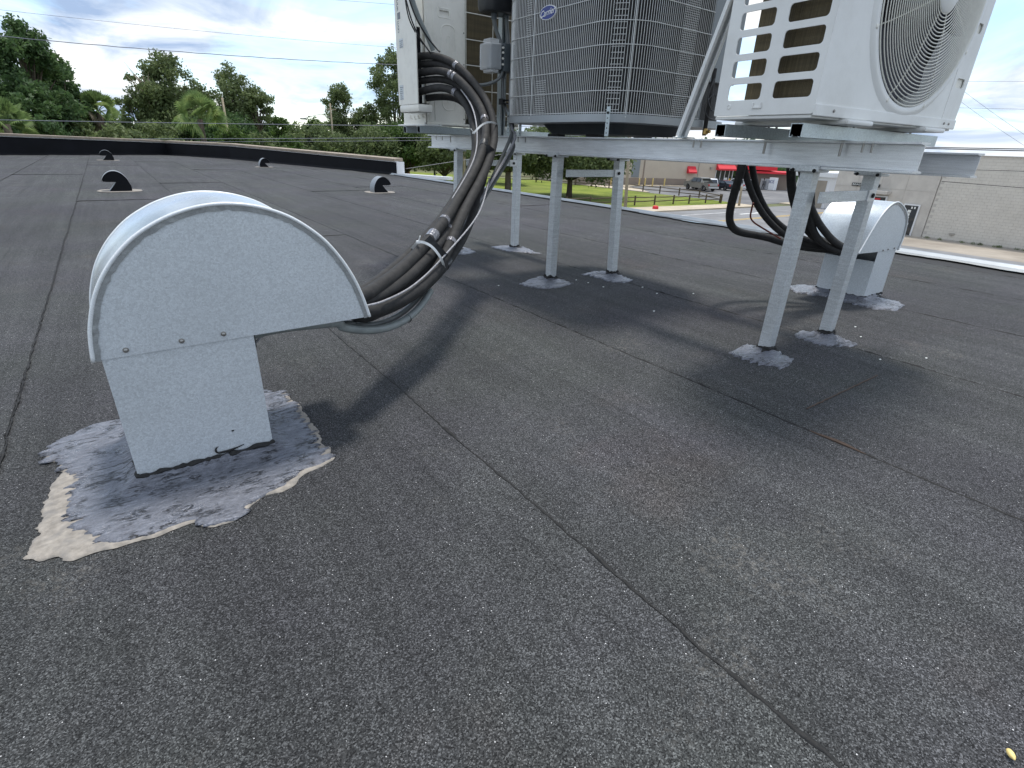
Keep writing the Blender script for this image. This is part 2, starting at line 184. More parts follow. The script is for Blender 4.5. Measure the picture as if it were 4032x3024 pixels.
def mat_mastic():
    t = MT('roof_mastic', (.16,.17,.2), .38, .25, .7)
    st = t.noise(1.0, 6, .7, vec=t.map((28., 90., 60.), rot=(0, 0, .12)))
    fine = t.noise(240., 3, .7)
    c = t.ramp(st, [(.30, (.012,.012,.014)), (.36, (.11,.115,.137)), (.55, (.165,.174,.205)), (.75, (.27,.28,.325))])
    c = t.mixc(1., c, t.ramp(fine, [(.3, .75), (.7, 1.2)]), 'MULTIPLY')
    pit = t.ramp(t.noise(120., 4, .75), [(.27, 0.), (.33, 1.)])
    c = t.mixc(pit, (.025,.025,.028), c)
    ck = t.ramp(t.math('ABSOLUTE', t.math('SUBTRACT', t.noise(1.0, 5, .62, vec=t.map((7., 26., 20.), loc=(3,1,0), rot=(0,0,.15))), .5)), [(.0, 0.), (.010, .1), (.028, 1.)])
    ck2 = t.ramp(t.math('ABSOLUTE', t.math('SUBTRACT', t.noise(1.0, 4, .62, vec=t.map((22., 75., 60.), loc=(9,4,0), rot=(0,0,.2))), .5)), [(.0, 0.), (.012, .1), (.035, 1.)])
    gate2 = t.ramp(t.noise(17., 3, .6), [(.53, 1.), (.60, 0.)])
    gate = t.ramp(t.noise(9., 3, .6), [(.50, 1.), (.58, 0.)])
    ck = t.math('MINIMUM', t.math('MAXIMUM', ck, gate), t.math('MAXIMUM', ck2, gate2))
    c = t.mixc(ck, (.010,.010,.012), c)
    t.color(c); t.rough(t.ramp(t.noise(16., 4), [(.3, .22), (.7, .5)]))
    t.bump(ck, .8, .003); t.bump(st, 1.0, .006); t.bump(t.noise(60., 4, .7), .6, .004)
    return t.m
def mat_foam():
    t = MT('black_pipe_insulation', (.03,.028,.027), .75, 0, .35)
    c = t.ramp(t.noise(35, 5, .65), [(.3, (.020,.020,.0205)), (.62, (.038,.037,.0365)), (.8, (.072,.067,.064))])
    t.color(c); t.bump(t.noise(500., 2), .3, .001); t.bump(t.noise(30., 3), .3, .003); return t.m
def mat_leaf(name, a, b, c_):
    t = MT(name, b, .62, 0, .35)
    f = t.noise(1.1, 4, .7); f2 = t.noise(5.5, 3, .7)
    c = t.ramp(f, [(.3, a), (.5, b), (.72, c_)])
    c = t.mixc(1., c, t.ramp(f2, [(.3, .6), (.7, 1.4)]), 'MULTIPLY'); t.color(c)
    tr = t.n('ShaderNodeBsdfTranslucent'); ms = t.n('ShaderNodeMixShader'); ms.inputs[0].default_value = .42
    t.l(c, tr.inputs[0]); t.l(t.b.outputs[0], ms.inputs[1]); t.l(tr.outputs[0], ms.inputs[2]); t.l(ms.outputs[0], t.out.inputs[0])
    return t.m
def mat_glass(name, tint=(.02,.025,.03), rough=.05):
    t = MT(name, tint, rough, 0, .8); return t.m
def mat_clear():
    t = MT('clear_plastic', (.95,.97,.98), .12, 0, .5); t.b.inputs['Transmission Weight'].default_value = .25; t.b.inputs['IOR'].default_value = 1.3
    t.b.inputs['Alpha'].default_value = .38; return t.m
def mat_coil(name, a, b, fin=900.):
    t = MT(name, a, .55, .2)
    w = t.noise(1., 2, .6, vec=t.map((fin, fin, 6.)))
    c = t.ramp(w, [(.35, a), (.65, b)])
    c = t.mixc(1., c, t.ramp(t.noise(1., 3, .6, vec=t.map((2., 2., 45.))), [(.35, .75), (.65, 1.15)]), 'MULTIPLY')
    t.color(c); t.bump(w, .5, .002); return t.m
M = {}
M['roof'] = mat_roof()
M['galv'] = mat_galv('galvanised_sheet', (.655,.695,.722), .3, .45)
M['galv_bright'] = mat_galv('bright_galvanised_sheet', (.66,.71,.74), .85, .30)
M['galv_lip'] = mat_galv('bright_lip', (.82,.85,.86), .1, .35, False)
M['galv_flange'] = mat_galv('hammered_flange', (.42,.44,.45), .6, .4)
M['alum'] = mat_galv('aluminium_beam', (.74,.755,.77), .55, .42, False, True)
M['post'] = mat_galv('aluminium_post', (.67,.70,.715), .5, .45, True, True)
M['strut'] = mat_galv('zinc_strut', (.5,.56,.58), .6, .4)
M['bolt'] = simple('steel_bolt', (.35,.34,.32), .35, .8)
M['mastic'] = mat_mastic()
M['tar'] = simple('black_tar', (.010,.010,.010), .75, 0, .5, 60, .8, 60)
M['felt'] = simple('bare_felt', (.29,.262,.228), .9, 0, .3, 50, .5, 120, dirt=((.2,.19,.18), 30, .8))
M['foam'] = mat_foam()
M['tape'] = simple('grey_tape', (.22,.22,.24), .22, .3, .6, 160, .8, 90)
M['blacktape'] = simple('black_tape', (.03,.032,.035), .3, 0, .3, 60, .5, 60)
M['ziptie'] = simple('white_nylon', (.82,.83,.82), .4)
M['blackplastic'] = simple('black_plastic', (.018,.02,.023), .4, 0, .3, 20)
M['greyplastic'] = simple('grey_plastic', (.075,.09,.10), .5, 0, .1, 20, .2, 300)
M['conduit'] = simple('grey_conduit', (.135,.145,.145), .42, 0, .12, 30)
M['conduit_light'] = simple('light_grey_conduit', (.26,.285,.28), .38, 0, .12, 30)
M['cable'] = simple('black_cable', (.02,.021,.023), .4, 0, .3, 30)
M['greycable'] = simple('grey_cable', (.32,.32,.34), .5, 0, .4, 120)
M['beige'] = simple('cream_enamel', (.85,.83,.755), .42, 0, .04, 6, .08, 60, dirt=((.5,.48,.42), 9, .35))
M['white'] = simple('white_enamel', (.78,.785,.765), .38, 0, .03, 5, .06, 60, dirt=((.55,.54,.5), 7, .3))
M['greyenamel'] = simple('grey_enamel', (.21,.235,.25), .42, .1, .06, 8, .1, 80)
M['ringpaint'] = simple('grey_ring_paint', (.36,.39,.41), .4, .1, .06, 8)
M['darkgrey'] = simple('dark_grey_plastic', (.05,.058,.065), .5, 0, .1, 10)
M['wire'] = simple('grey_coated_wire', (.66,.67,.66), .35, .3, .1, 40)
M['whitewire'] = simple('white_coated_wire', (.78,.77,.70), .4, 0, .05, 40)
M['coilbrown'] = mat_coil('brown_coil_fins', (.055,.042,.018), (.12,.093,.045))
M['coildark'] = mat_coil('dark_coil_fins', (.007,.007,.007), (.020,.019,.018))
M['fan'] = simple('fan_plastic', (.022,.024,.04), .45)
M['clear'] = mat_clear()
M['badge'] = simple('badge_blue', (.015,.03,.20), .25)
M['badgewhite'] = simple('badge_white', (.82,.83,.84), .4)
M['sticker'] = simple('pale_sticker', (.62,.66,.68), .5)
M['stickerink'] = simple('sticker_ink', (.22,.24,.26), .6)
M['copper'] = simple('red_brown_line', (.16,.03,.018), .4)
M['brass'] = simple('brass', (.42,.28,.10), .35, .8)
M['membrane'] = simple('black_cavity_shade', (.0065,.007,.0095), .8, 0, .3, 2, .5, 3, spec=.2)
M['concrete'] = simple('tan_concrete', (.34,.28,.22), .85, 0, .25, 6, .5, 30, dirt=((.13,.11,.09), 3, .8))
M['whitemetal'] = simple('white_metal', (.75,.76,.78), .4, 0, .05)
M['edge'] = simple('painted_edge_metal', (.22,.25,.28), .45, .2, .2, 3)
M['bark'] = simple('bark', (.10,.08,.06), .9, 0, .3, 5, .8, 12)
M['pole'] = simple('weathered_wood', (.32,.27,.19), .85, 0, .2, 4, .4, 20)
M['rail'] = simple('dark_wood', (.10,.075,.05), .9, 0, .3, 4)
M['leafdark'] = mat_leaf('dark_oak_leaves', (.034,.068,.026), (.075,.135,.048), (.145,.225,.08))
M['leafmid'] = mat_leaf('oak_leaves', (.065,.098,.04), (.145,.19,.078), (.235,.285,.125))
M['leaflight'] = mat_leaf('pale_leaves', (.035,.07,.018), (.075,.13,.030), (.14,.21,.055))
M['palm'] = mat_leaf('palm_leaves', (.09,.15,.05), (.18,.26,.09), (.32,.38,.13))
M['deadpalm'] = mat_leaf('dead_palm_leaves', (.10,.08,.06), (.20,.17,.13), (.33,.29,.23))
def mat_grass():
    t = MT('lawn', (.1,.2,.03), .9, 0, .2)
    c = t.ramp(t.noise(.22, 6, .7), [(.3, (.085,.12,.016)), (.5, (.165,.21,.028)), (.7, (.26,.295,.05))])
    c = t.mixc(1., c, t.ramp(t.noise(3.2, 5, .7), [(.3, .7), (.7, 1.25)]), 'MULTIPLY'); c = t.mixc(t.ramp(t.noise(.09, 4, .6), [(.5, 0.), (.7, .5)]), c, (.20,.19,.075)); t.color(c); t.bump(t.noise(6., 4), .6, .06); return t.m
M['grass'] = mat_grass()
def mat_ground(name, base, var, sc, dirt):
    return simple(name, base, .9, 0, var, sc, .3, 4, .3, dirt=dirt)
M['ground'] = mat_ground('dry_ground', (.12,.13,.06), .35, .2, ((.2,.17,.1), .3, .7))
M['asphalt'] = mat_ground('worn_asphalt', (.23,.23,.235), .14, .6, ((.14,.14,.14), .25, .6))
M['lot'] = mat_ground('parking_asphalt', (.15,.15,.155), .2, .3, ((.24,.235,.23), .15, .8))
M['sandlot'] = mat_ground('sandy_lot', (.36,.32,.27), .2, .3, ((.22,.19,.16), .2, .8))
M['pave'] = mat_ground('pale_concrete', (.50,.43,.33), .14, .5, ((.38,.32,.25), .4, .6))
M['yellow'] = simple('yellow_paint', (.62,.40,.05), .7, 0, .2, 1)
M['linewhite'] = simple('white_paint', (.72,.72,.70), .7, 0, .2, 1)
M['store'] = simple('beige_stucco', (.52,.45,.36), .85, 0, .06, .5, .2, 10)
M['storebase'] = simple('taupe_stucco', (.27,.22,.18), .85, 0, .06, .5)
M['block'] = simple('painted_block', (.60,.57,.515), .85, 0, .06, .9, .3, 30, dirt=((.52,.49,.44), .7, .5))
M['mortar'] = simple('painted_mortar', (.46,.435,.395), .9, 0, .1, 2)
M['plaster'] = simple('stained_plaster', (.54,.51,.465), .88, 0, .10, 1.2, .3, 12, dirt=((.42,.39,.36), .8, .8))
M['red'] = simple('red_awning', (.62,.02,.035), .6, 0, .08, 1)
M['glass'] = mat_glass('dark_glass')
M['tyre'] = simple('tyre_rubber', (.018,.018,.018), .8)
M['rim'] = simple('alloy_rim', (.55,.56,.57), .35, .7)
M['taillight'] = simple('tail_light', (.5,.01,.01), .2)
M['headlight'] = simple('head_light', (.8,.82,.85), .15)
M['truckpaint'] = simple('grey_car_paint', (.27,.265,.245), .28, .5, .03, 2)
M['whitepaint'] = simple('white_car_paint', (.78,.79,.80), .25, 0, .03, 2)
M['blackpaint'] = simple('black_car_paint', (.03,.035,.045), .2, .2, .03, 2)
M['silverpaint'] = simple('silver_car_paint', (.5,.52,.55), .28, .5, .03, 2)
M['bollard'] = simple('yellow_bollard_paint', (.62,.47,.17), .7)
M['skin'] = simple('skin', (.2,.11,.07), .6)
M['cloth'] = simple('dark_clothes', (.03,.03,.035), .9)
M['darkshirt'] = simple('grey_shirt', (.12,.12,.13), .9)
M['leafdry'] = simple('dry_leaf', (.30,.17,.06), .8)
M['seed'] = simple('pale_acorn', (.80,.62,.24), .45)
M['paper'] = simple('white_paper', (.75,.77,.74), .7)
M['navy'] = simple('dark_sign', (.02,.02,.022), .5)
M['gapbrown'] = simple('bare_brown_felt', (.07,.045,.032), .8)
def mat_water():
    t = MT('standing_water', (.02,.022,.024), .03, 0, .8); t.bump(t.noise(7., 2), .04, .01); return t.m
M['water'] = mat_water()

# ------------------------------------------------------------------ mesh helpers
class MB:
    def __init__(s): s.v = []; s.f = []; s.mi = []
    def add(s, vs, fs, m=0):
        o = len(s.v); s.v += [tuple(v) for v in vs]; s.f += [tuple(i+o for i in f) for f in fs]; s.mi += [m]*len(fs); return s
    def box(s, a, b, mat=None, m=0):
        x0,y0,z0 = a; x1,y1,z1 = b
        vs = [(x0,y0,z0),(x1,y0,z0),(x1,y1,z0),(x0,y1,z0),(x0,y0,z1),(x1,y0,z1),(x1,y1,z1),(x0,y1,z1)]
        if mat is not None: vs = [tuple(mat @ Vector(v)) for v in vs]
        return s.add(vs, [(0,3,2,1),(4,5,6,7),(0,1,5,4),(1,2,6,5),(2,3,7,6),(3,0,4,7)], m)
    def bbox(s, a, b, r=.01, mat=None):
        """box with chamfered edges"""
        bm = bmesh.new(); bmesh.ops.create_cube(bm, size=1.0)
        for v in bm.verts: v.co = Vector(((a[0]+b[0])/2 + v.co.x*(b[0]-a[0]), (a[1]+b[1])/2 + v.co.y*(b[1]-a[1]), (a[2]+b[2])/2 + v.co.z*(b[2]-a[2])))
        bmesh.ops.bevel(bm, geom=bm.edges[:], offset=r, segments=2, profile=.6, affect='EDGES')
        vs = [tuple((mat @ v.co) if mat is not None else v.co) for v in bm.verts]; bm.verts.index_update()
        s.add(vs, [tuple(v.index for v in f.verts) for f in bm.faces]); bm.free(); return s
    def prism(s, pts, o, ux, uy, ax, cap=True, m=0):
        o = Vector(o); ux = Vector(ux); uy = Vector(uy); ax = Vector(ax); n = len(pts)
        vs = [o+ux*p[0]+uy*p[1] for p in pts] + [o+ux*p[0]+uy*p[1]+ax for p in pts]
        fs = [(i, (i+1) % n, n+(i+1) % n, n+i) for i in range(n)]
        if cap: fs += [tuple(range(n-1, -1, -1)), tuple(range(n, 2*n))]
        return s.add(vs, fs, m)
    def tube(s, path, r, n=8, cap=True, closed=False, m=0):
        P = [Vector(p) for p in path]; k = len(P); vs = []
        up = None
        for i, p in enumerate(P):
            a = P[(i-1) % k] if (closed or i > 0) else p; b = P[(i+1) % k] if (closed or i < k-1) else p
            t = (b-a).normalized()
            if up is None:
                up = Vector((0,0,1)) if abs(t.z) < .9 else Vector((1,0,0))
            u = (up - t*up.dot(t)).normalized(); w = t.cross(u); up = u
            rr = r[i] if isinstance(r, (list, tuple)) else r
            for j in range(n):
                an = 2*math.pi*j/n; vs.append(p+u*math.cos(an)*rr+w*math.sin(an)*rr)
        fs = []
        for i in range(k if closed else k-1):
            i2 = (i+1) % k
            for j in range(n): fs.append((i*n+j, i*n+(j+1) % n, i2*n+(j+1) % n, i2*n+j))
        if cap and not closed: fs += [tuple(range(n-1, -1, -1)), tuple(range((k-1)*n, k*n))]
        return s.add(vs, fs, m)
    def lathe(s, prof, c, ax=(0,0,1), n=16, m=0):
        ax = Vector(ax).normalized(); u = ax.orthogonal().normalized(); w = ax.cross(u); c = Vector(c); vs = []
        for (r, h) in prof:
            for j in range(n):
                an = 2*math.pi*j/n; vs.append(c+ax*h+(u*math.cos(an)+w*math.sin(an))*max(r, 1e-5))
        fs = [(i*n+j, i*n+(j+1) % n, (i+1)*n+(j+1) % n, (i+1)*n+j) for i in range(len(prof)-1) for j in range(n)]
        fs += [tuple(range(n-1, -1, -1)), tuple(range((len(prof)-1)*n, len(prof)*n))]
        return s.add(vs, fs, m)
WM = {}
def wm(o): return WM.get(o.name, Matrix.Identity(4)) if o is not None else Matrix.Identity(4)
def build(name, mb, mat, parent=None, smooth=False, kind=None, local=False, label=None, auto=None):
    me = bpy.data.meshes.new(name)
    vs = mb.v
    if parent is not None and not local:
        inv = wm(parent).inverted(); vs = [tuple(inv @ Vector(v)) for v in vs]
    me.from_pydata(vs, [], mb.f)
    mats = mat if isinstance(mat, (list, tuple)) else [mat]
    for m_ in mats: me.materials.append(M[m_] if isinstance(m_, str) else m_)
    if len(mats) > 1: me.polygons.foreach_set('material_index', mb.mi)
    if smooth: me.polygons.foreach_set('use_smooth', [True]*len(me.polygons))
    me.update()
    if smooth and auto: me.set_sharp_from_angle(angle=math.radians(auto))
    o = bpy.data.objects.new(name, me); COL.objects.link(o)
    if parent is not None: o.parent = parent; WM[o.name] = wm(parent).copy()
    else: WM[o.name] = Matrix.Identity(4)
    if kind: o['kind'] = kind
    if label: o['label'] = label
    return o
def share(name, src, parent, matrix):
    """copy of a piece that shares its mesh, placed at a world matrix"""
    o = bpy.data.objects.new(name, src.data); COL.objects.link(o)
    if parent is not None:
        o.parent = parent; o.matrix_local = wm(parent).inverted() @ matrix
    else: o.matrix_world = matrix
    WM[o.name] = matrix.copy(); return o
def thing(name, label, cat, loc=(0,0,0), rz=0., group=None):
    o = bpy.data.objects.new(name, None); COL.objects.link(o); o.empty_display_size = .1
    mt = Matrix.Translation(Vector(loc)) @ Matrix.Rotation(rz, 4, 'Z')
    o.matrix_world = mt; WM[o.name] = mt; tag(o, label, cat, group); return o
def tag(o, label, cat, group=None):
    o['label'] = label; o['category'] = cat
    if group: o['group'] = group
    return o
def struct(name, mb, mat, parent=None, **k): return build(name, mb, mat, parent, kind='structure', **k)
def copy_tree(o, mt, label, name=None):
    def cp(x, par):
        c = x.copy(); COL.objects.link(c)
        if par is not None: c.parent = par
        for ch in list(x.children): cp(ch, c)
        return c
    r = cp(o, None); r.matrix_world = mt; WM[r.name] = mt; r['label'] = label; return r
def spline(P, step=.02, closed=False):
    P = [Vector(p) for p in P]; out = []; n = len(P)
    for i in range(n-1):
        p0 = P[max(i-1, 0)]; p1 = P[i]; p2 = P[i+1]; p3 = P[min(i+2, n-1)]
        k = max(2, int((p2-p1).length/step))
        for j in range(k):
            t = j/k; t2 = t*t; t3 = t2*t
            out.append(.5*((2*p1)+(-p0+p2)*t+(2*p0-5*p1+4*p2-p3)*t2+(-p0+3*p1-3*p2+p3)*t3))
    out.append(P[-1]); return out
def smoothpath(P, it=3):
    P = [Vector(p) for p in P]
    for _ in range(it):
        Q = P[:]
        for i in range(1, len(P)-1): Q[i] = P[i]*.5+(P[i-1]+P[i+1])*.25
        P = Q
    return P
def curve_mesh(cu):
    o = bpy.data.objects.new('tmp', cu); COL.objects.link(o)
    dg = bpy.context.evaluated_depsgraph_get(); ev = o.evaluated_get(dg)
    me = bpy.data.meshes.new_from_object(ev); bpy.data.objects.remove(o); return me
def mesh_mb(me, mat=None):
    mb = MB(); vs = [v.co.copy() for v in me.vertices]
    if mat is not None: vs = [mat @ v for v in vs]
    mb.add(vs, [tuple(p.vertices) for p in me.polygons]); bpy.data.meshes.remove(me); return mb
def plate(outline, holes, thick, mat, bevel=0.):
    """flat plate with holes; 2D outline in x,y of the matrix"""
    cu = bpy.data.curves.new('plate', 'CURVE'); cu.dimensions = '2D'; cu.fill_mode = 'BOTH'; cu.extrude = thick/2; cu.bevel_depth = bevel; cu.bevel_resolution = 1
    for poly in [outline]+holes:
        sp = cu.splines.new('POLY'); sp.points.add(len(poly)-1); sp.use_cyclic_u = True
        for i, p in enumerate(poly): sp.points[i].co = (p[0], p[1], 0, 1)
    return mesh_mb(curve_mesh(cu), mat)
def rrect(x0, y0, x1, y1, r, n=5):
    out = []
    for cx_, cy_, a0 in ((x1-r, y0+r, -90), (x1-r, y1-r, 0), (x0+r, y1-r, 90), (x0+r, y0+r, 180)):
        for i in range(n+1):
            a = math.radians(a0+90*i/n); out.append((cx_+r*math.cos(a), cy_+r*math.sin(a)))
    return out
def text_mb(txt, size, mat, extrude=.001, shear=0., align='CENTER', bold=0.):
    cu = bpy.data.curves.new('txt', 'FONT'); cu.body = txt; cu.size = size; cu.extrude = extrude; cu.align_x = align; cu.align_y = 'CENTER'; cu.shear = shear; cu.resolution_u = 3; cu.offset = bold
    return mesh_mb(curve_mesh(cu), mat)
def frame(o, ux, uy):
    ux = Vector(ux).normalized(); uy = Vector(uy).normalized(); uz = ux.cross(uy)
    m_ = Matrix.Identity(4)
    for i in range(3): m_[i][0] = ux[i]; m_[i][1] = uy[i]; m_[i][2] = uz[i]; m_[i][3] = o[i]
    return m_
def inpoly(x, y, P):
    c = False; n = len(P); j = n-1
    for i in range(n):
        if (P[i][1] > y) != (P[j][1] > y) and x < (P[j][0]-P[i][0])*(y-P[i][1])/(P[j][1]-P[i][1])+P[i][0]: c = not c
        j = i
    return c
def polydist(x, y, P):
    d = 1e9; n = len(P)
    for i in range(n):
        ax_, ay = P[i]; bx, by = P[(i+1) % n]; vx, vy = bx-ax_, by-ay; L2 = vx*vx+vy*vy or 1e-9
        t = max(0, min(1, ((x-ax_)*vx+(y-ay)*vy)/L2)); d = min(d, math.hypot(x-ax_-t*vx, y-ay-t*vy))
    return d
def fnoise(x, y, z=0.): return mnoise.noise(Vector((x, y, z)))
# ================================================================== SETTING
GZ = -4.8
def sheet(name, pts, z, mat, thick=.05, **k):
    mb = MB(); mb.prism([(p[0], p[1]) for p in pts], (0, 0, z-thick), (1,0,0), (0,1,0), (0,0,thick)); return struct(name, mb, mat, **k)
g = MB(); R_ = 2600; g.add([(-R_,-R_,GZ),(R_,-R_,GZ),(R_,R_,GZ),(-R_,R_,GZ)], [(0,1,2,3)]); struct('ground', g, 'ground')
# road runs along x between y 27.5 and 35.4
sheet('road', [(-200,22.3),(600,22.3),(600,34.6),(66,34.6),(42,35.6),(-200,36.6)], GZ+.02, 'asphalt')
sheet('road_line', [(-100,28.55),(400,28.15),(400,28.27),(-100,28.67)], GZ+.03, 'yellow', .01)
sheet('road_line', [(-100,28.95),(400,28.55),(400,28.67),(-100,29.07)], GZ+.03, 'yellow', .01)
sheet('road_line', [(36,32.9),(52,32.75),(52,32.87),(36,33.02)], GZ+.03, 'linewhite', .01)
sheet('road_arrow', [(50.5,31.2),(53.6,31.15),(53.6,30.9),(55,31.3),(53.6,31.75),(53.6,31.45),(50.5,31.5)], GZ+.03, 'linewhite', .01)
sheet('sidewalk', [(-200,36.6),(42,35.6),(60,34.95),(60,37.6),(42,38.9),(-200,39.5)], GZ+.15, 'pave', .16)
sheet('kerb', [(67,34.6),(500,34.6),(500,35.0),(67,35.0)], GZ+.15, 'pave', .16)
sheet('sidewalk', [(67,35.02),(500,35.02),(500,36.6),(67,36.6)], GZ+.13, 'pave', .14)
sheet('lawn', [(-200,39.2),(42,38.95),(59.4,38.3),(61.0,40),(61.0,76),(40,120),(-200,120)], GZ+.10, 'grass', .11)
sheet('parking_lot', [(61.5,36.8),(500,36.8),(500,140),(76,66),(70,66.5),(61.5,70)], GZ+.03, 'lot')
sheet('path', [(61.1,53),(61.9,53),(68,63.2),(76,62.2),(84,57.8),(88,55.2),(88,56.8),(84,59.4),(76.2,63.9),(66,66),(61.1,70)], GZ+.16, 'pave', .14)
sheet('sandy_lot', [(6.5,-60),(51,-60),(51,22.0),(6.5,22.0)], GZ+.03, 'sandlot')
sheet('road', [(40,-60),(45,-60),(44.5,22.2),(38,22.2)], GZ+.04, 'asphalt', .03)

# ------------------------------------------------------------------ our building
own = MB(); own.prism([(-13,-7),(6.0,-7),(6.0,13.7),(3.7,22.6),(2.05,25.9),(-2.6,23.4),(-13,17.9)], (0,0,GZ), (1,0,0), (0,1,0), (0,0,4.55))
t = thing('roof_building', 'building under the dark flat roof, its edge hidden below the camera', 'building'); build('wall', own, 'plaster', t)
RP = [(-13,-7),(5.93,-7),(5.93,13.7),(3.64,22.6),(2.0,25.85),(-2.6,23.35),(-13,17.8)]
rb = MB(); rb.prism(RP, (0,0,-.25), (1,0,0), (0,1,0), (0,0,.238)); roof = struct('roof', rb, 'tar')
# roofing rolls: one sheet each, 1 m wide, the left edge of each lapping over its neighbour
seams = [-9.45,-8.45,-7.45,-6.45,-5.45,-4.45,-3.45,-2.45,-1.46,-.40,.672,1.645,2.62,3.6,4.6,5.5]
laps = {9:[-6.,8.57,17.5],8:[-4.,13.75],10:[4.9,-3.2,11.35,19.5],7:[-1.5,10.5],11:[-4.5,15.5],12:[-6,9.3],13:[-5,.0,10.],14:[-6,6.4,16.]}
YT = lambda x: min([25.85+(x-2.0)*(22.6-25.85)/1.64 if 2.0 < x <= 3.64 else (22.6+(x-3.64)*(13.7-22.6)/2.29 if x > 3.64 else 23.35+(x+2.6)*2.5/4.6 if x > -2.6 else 23.35+(x+2.6)*5.55/10.4)])
def edge(si, y):
    near = 1.0
    return seams[si]+.005*fnoise(y*2.1, si*7.3)+.0045*fnoise(y*14, si*3.1)+.0035*fnoise(y*42, si*5.7)
LAPS = []
for i in range(len(seams)-1):
    cuts = sorted([-7.]+laps.get(i, [2.0+(i*3.7) % 9])); cuts = [c for c in cuts if c < YT((seams[i]+seams[i+1])/2)-1]
    for ci, y0 in enumerate(cuts):
        y1 = cuts[ci+1] if ci+1 < len(cuts) else None
        ye = y1+.06 if y1 is not None else 99
        mb = MB(); ys = []; y = y0
        while True:
            lim = min(ye, YT(seams[i]) if y1 is None else ye)
            if y >= lim-1e-6: ys.append(lim); break
            ys.append(y); y += .012 if -.5 < y < 3.5 and 9 <= i <= 12 else (.04 if y < 9 else .25)
        vs = []; fs = []; wob = .0
        for y in ys:
            xl = edge(i, y)-.02 if i else seams[0]; xr = edge(i+1, y)
            yl = min(y, YT(xl)); yr = min(y, YT(xr)); zl = -.011; zr = .0
            dz = .0009*fnoise(y*9, i*4.4)
            # left part tucked under the neighbour, right edge on top of the next roll
            vs += [(xl, yl, zl), (xl+.05, yl, -.0045), (xr-.05, yr, -.001+dz), (xr-.004, yr, zr+dz), (xr, yr, -.0015+dz), (xr+.0015, yr, -.009)]
        for k in range(len(ys)-1):
            for j in range(5): a = k*6+j; fs.append((a, a+1, a+7, a+6))
        # raised start edge of a cross lap
        mb.add(vs, fs)
        if ci > 0:
            xl, xr = seams[i]+.0, seams[i+1]-.006
            n_ = 60; pts = []
            for k in range(n_+1):
                x = xl+(xr-xl)*k/n_; pts.append((x, y0+.004*fnoise(x*9, y0)+.0025*fnoise(x*60, y0)))
            b2 = MB(); vv = []
            for (x, y) in pts: vv += [(x, y, -.004), (x, y-.001, .0028), (x, y+.02, .0030), (x, y+.09, -.0008)]
            ff = [(k*4+j, k*4+4+j, k*4+5+j, k*4+1+j) for k in range(n_) for j in range(3)]
            mb.add(vv, ff)
            b3 = MB(); b3.tube([(p[0]+.19, p[1]-.001, -.0035) for p in pts if p[0] < 2.2], .004, 5) if i == 11 and 0 < y0 < 1 else b3.tube([(p[0], p[1]-.003, -.002) for p in pts], [max(.002, .0055+.005*fnoise(p[0]*15, y0)) for p in pts], 5); LAPS.append(b3)
        build('roofing_sheet', mb, 'roof', roof)
for b3 in LAPS: build('lap_bead', b3, 'gapbrown' if abs(b3.v[0][1]-.715) < .05 else 'tar', roof, smooth=True)
# bitumen squeezed out along each seam
for i in range(1, len(seams)):
    if i < 8: continue
    y = -1.; P = []; Rr = []
    while y < YT(seams[i])-.1:
        fr_ = min(1., max(0., (y-3)/5.)); P.append((edge(i, y)+.0035+.002*fnoise(y*40, i), min(y, 99), -.0035)); Rr.append((.55 if i <= 9 else 1.)*max(.0014, .0044+.007*fnoise(y*11, i*2.)+.005*fnoise(y*37, i)+.002*fr_))
        y += .012 if y < 3.5 and 9 <= i <= 12 else (.05 if y < 9 else .3)
    mb = MB(); mb.tube(P, Rr, 5); build('seam_bead', mb, 'tar', roof, smooth=True)
mb = MB(); mb.tube([(1.80+.02*q+.004*fnoise(q*.9, 3), .715+.004*fnoise(q*.7, 8), -.0002) for q in range(29)], [.0022+.002*abs(fnoise(q*1.1, 2)) for q in range(29)], 5); build('brown_scuff', mb, 'gapbrown', roof)
# open gap of a lifted lap on the right hand seam
P = [(edge(11, y)+.006, y, -.001) for y in [GAPY-.09, GAPY-.06, GAPY-.03, GAPY, GAPY+.03, GAPY+.06, GAPY+.09]]
mb = MB(); mb.tube(P, [.001,.004,.007,.008,.006,.004,.001], 6); build('lap_gap', mb, 'gapbrown', roof)
# metal edge of the roof with water standing behind it
mb = MB(); ys = [y*.25-7 for y in range(0, 84)]
vs = []
for y in ys:
    w_ = .004*fnoise(y*.8, 3)
    vs += [(5.91+w_, y, -.004), (5.945+w_, y, .004), (5.975+w_, y, .028), (5.998+w_, y, .030), (6.004+w_, y, -.12)]
mb.add(vs, [(k*5+j, k*5+5+j, k*5+6+j, k*5+1+j) for k in range(len(ys)-1) for j in range(4)])
struct('roof_edge', mb, 'edge', roof)
P = [(5.905+.006*fnoise(y*1.1, 8), y, .0) for y in [5.2+.15*q for q in range(56)]]; mb = MB(); mb.tube(P, [.006+.007*abs(fnoise(p[1]*1.7, 4)) for p in P], 5); build('edge_shadow_line', mb, 'tar', roof)  # black tube drawn in as the shadow line along the edge metal
def puddle(y0, y1, x0, w, seed):
    L_, R2 = [], []; n = int((y1-y0)/.04)
    for k in range(n+1):
        y = y0+(y1-y0)*k/n; e = max(0., math.sin(math.pi*k/n))**.35
        L_.append((x0-(w*(.6+.8*abs(fnoise(y*1.3, seed)))+.02*fnoise(y*11, seed))*e, y)); R2.append((x0+.01, y))
    mb = MB(); mb.prism(L_+R2[::-1], (0,0,.0005), (1,0,0), (0,1,0), (0,0,.002)); struct('water', mb, 'water', roof)
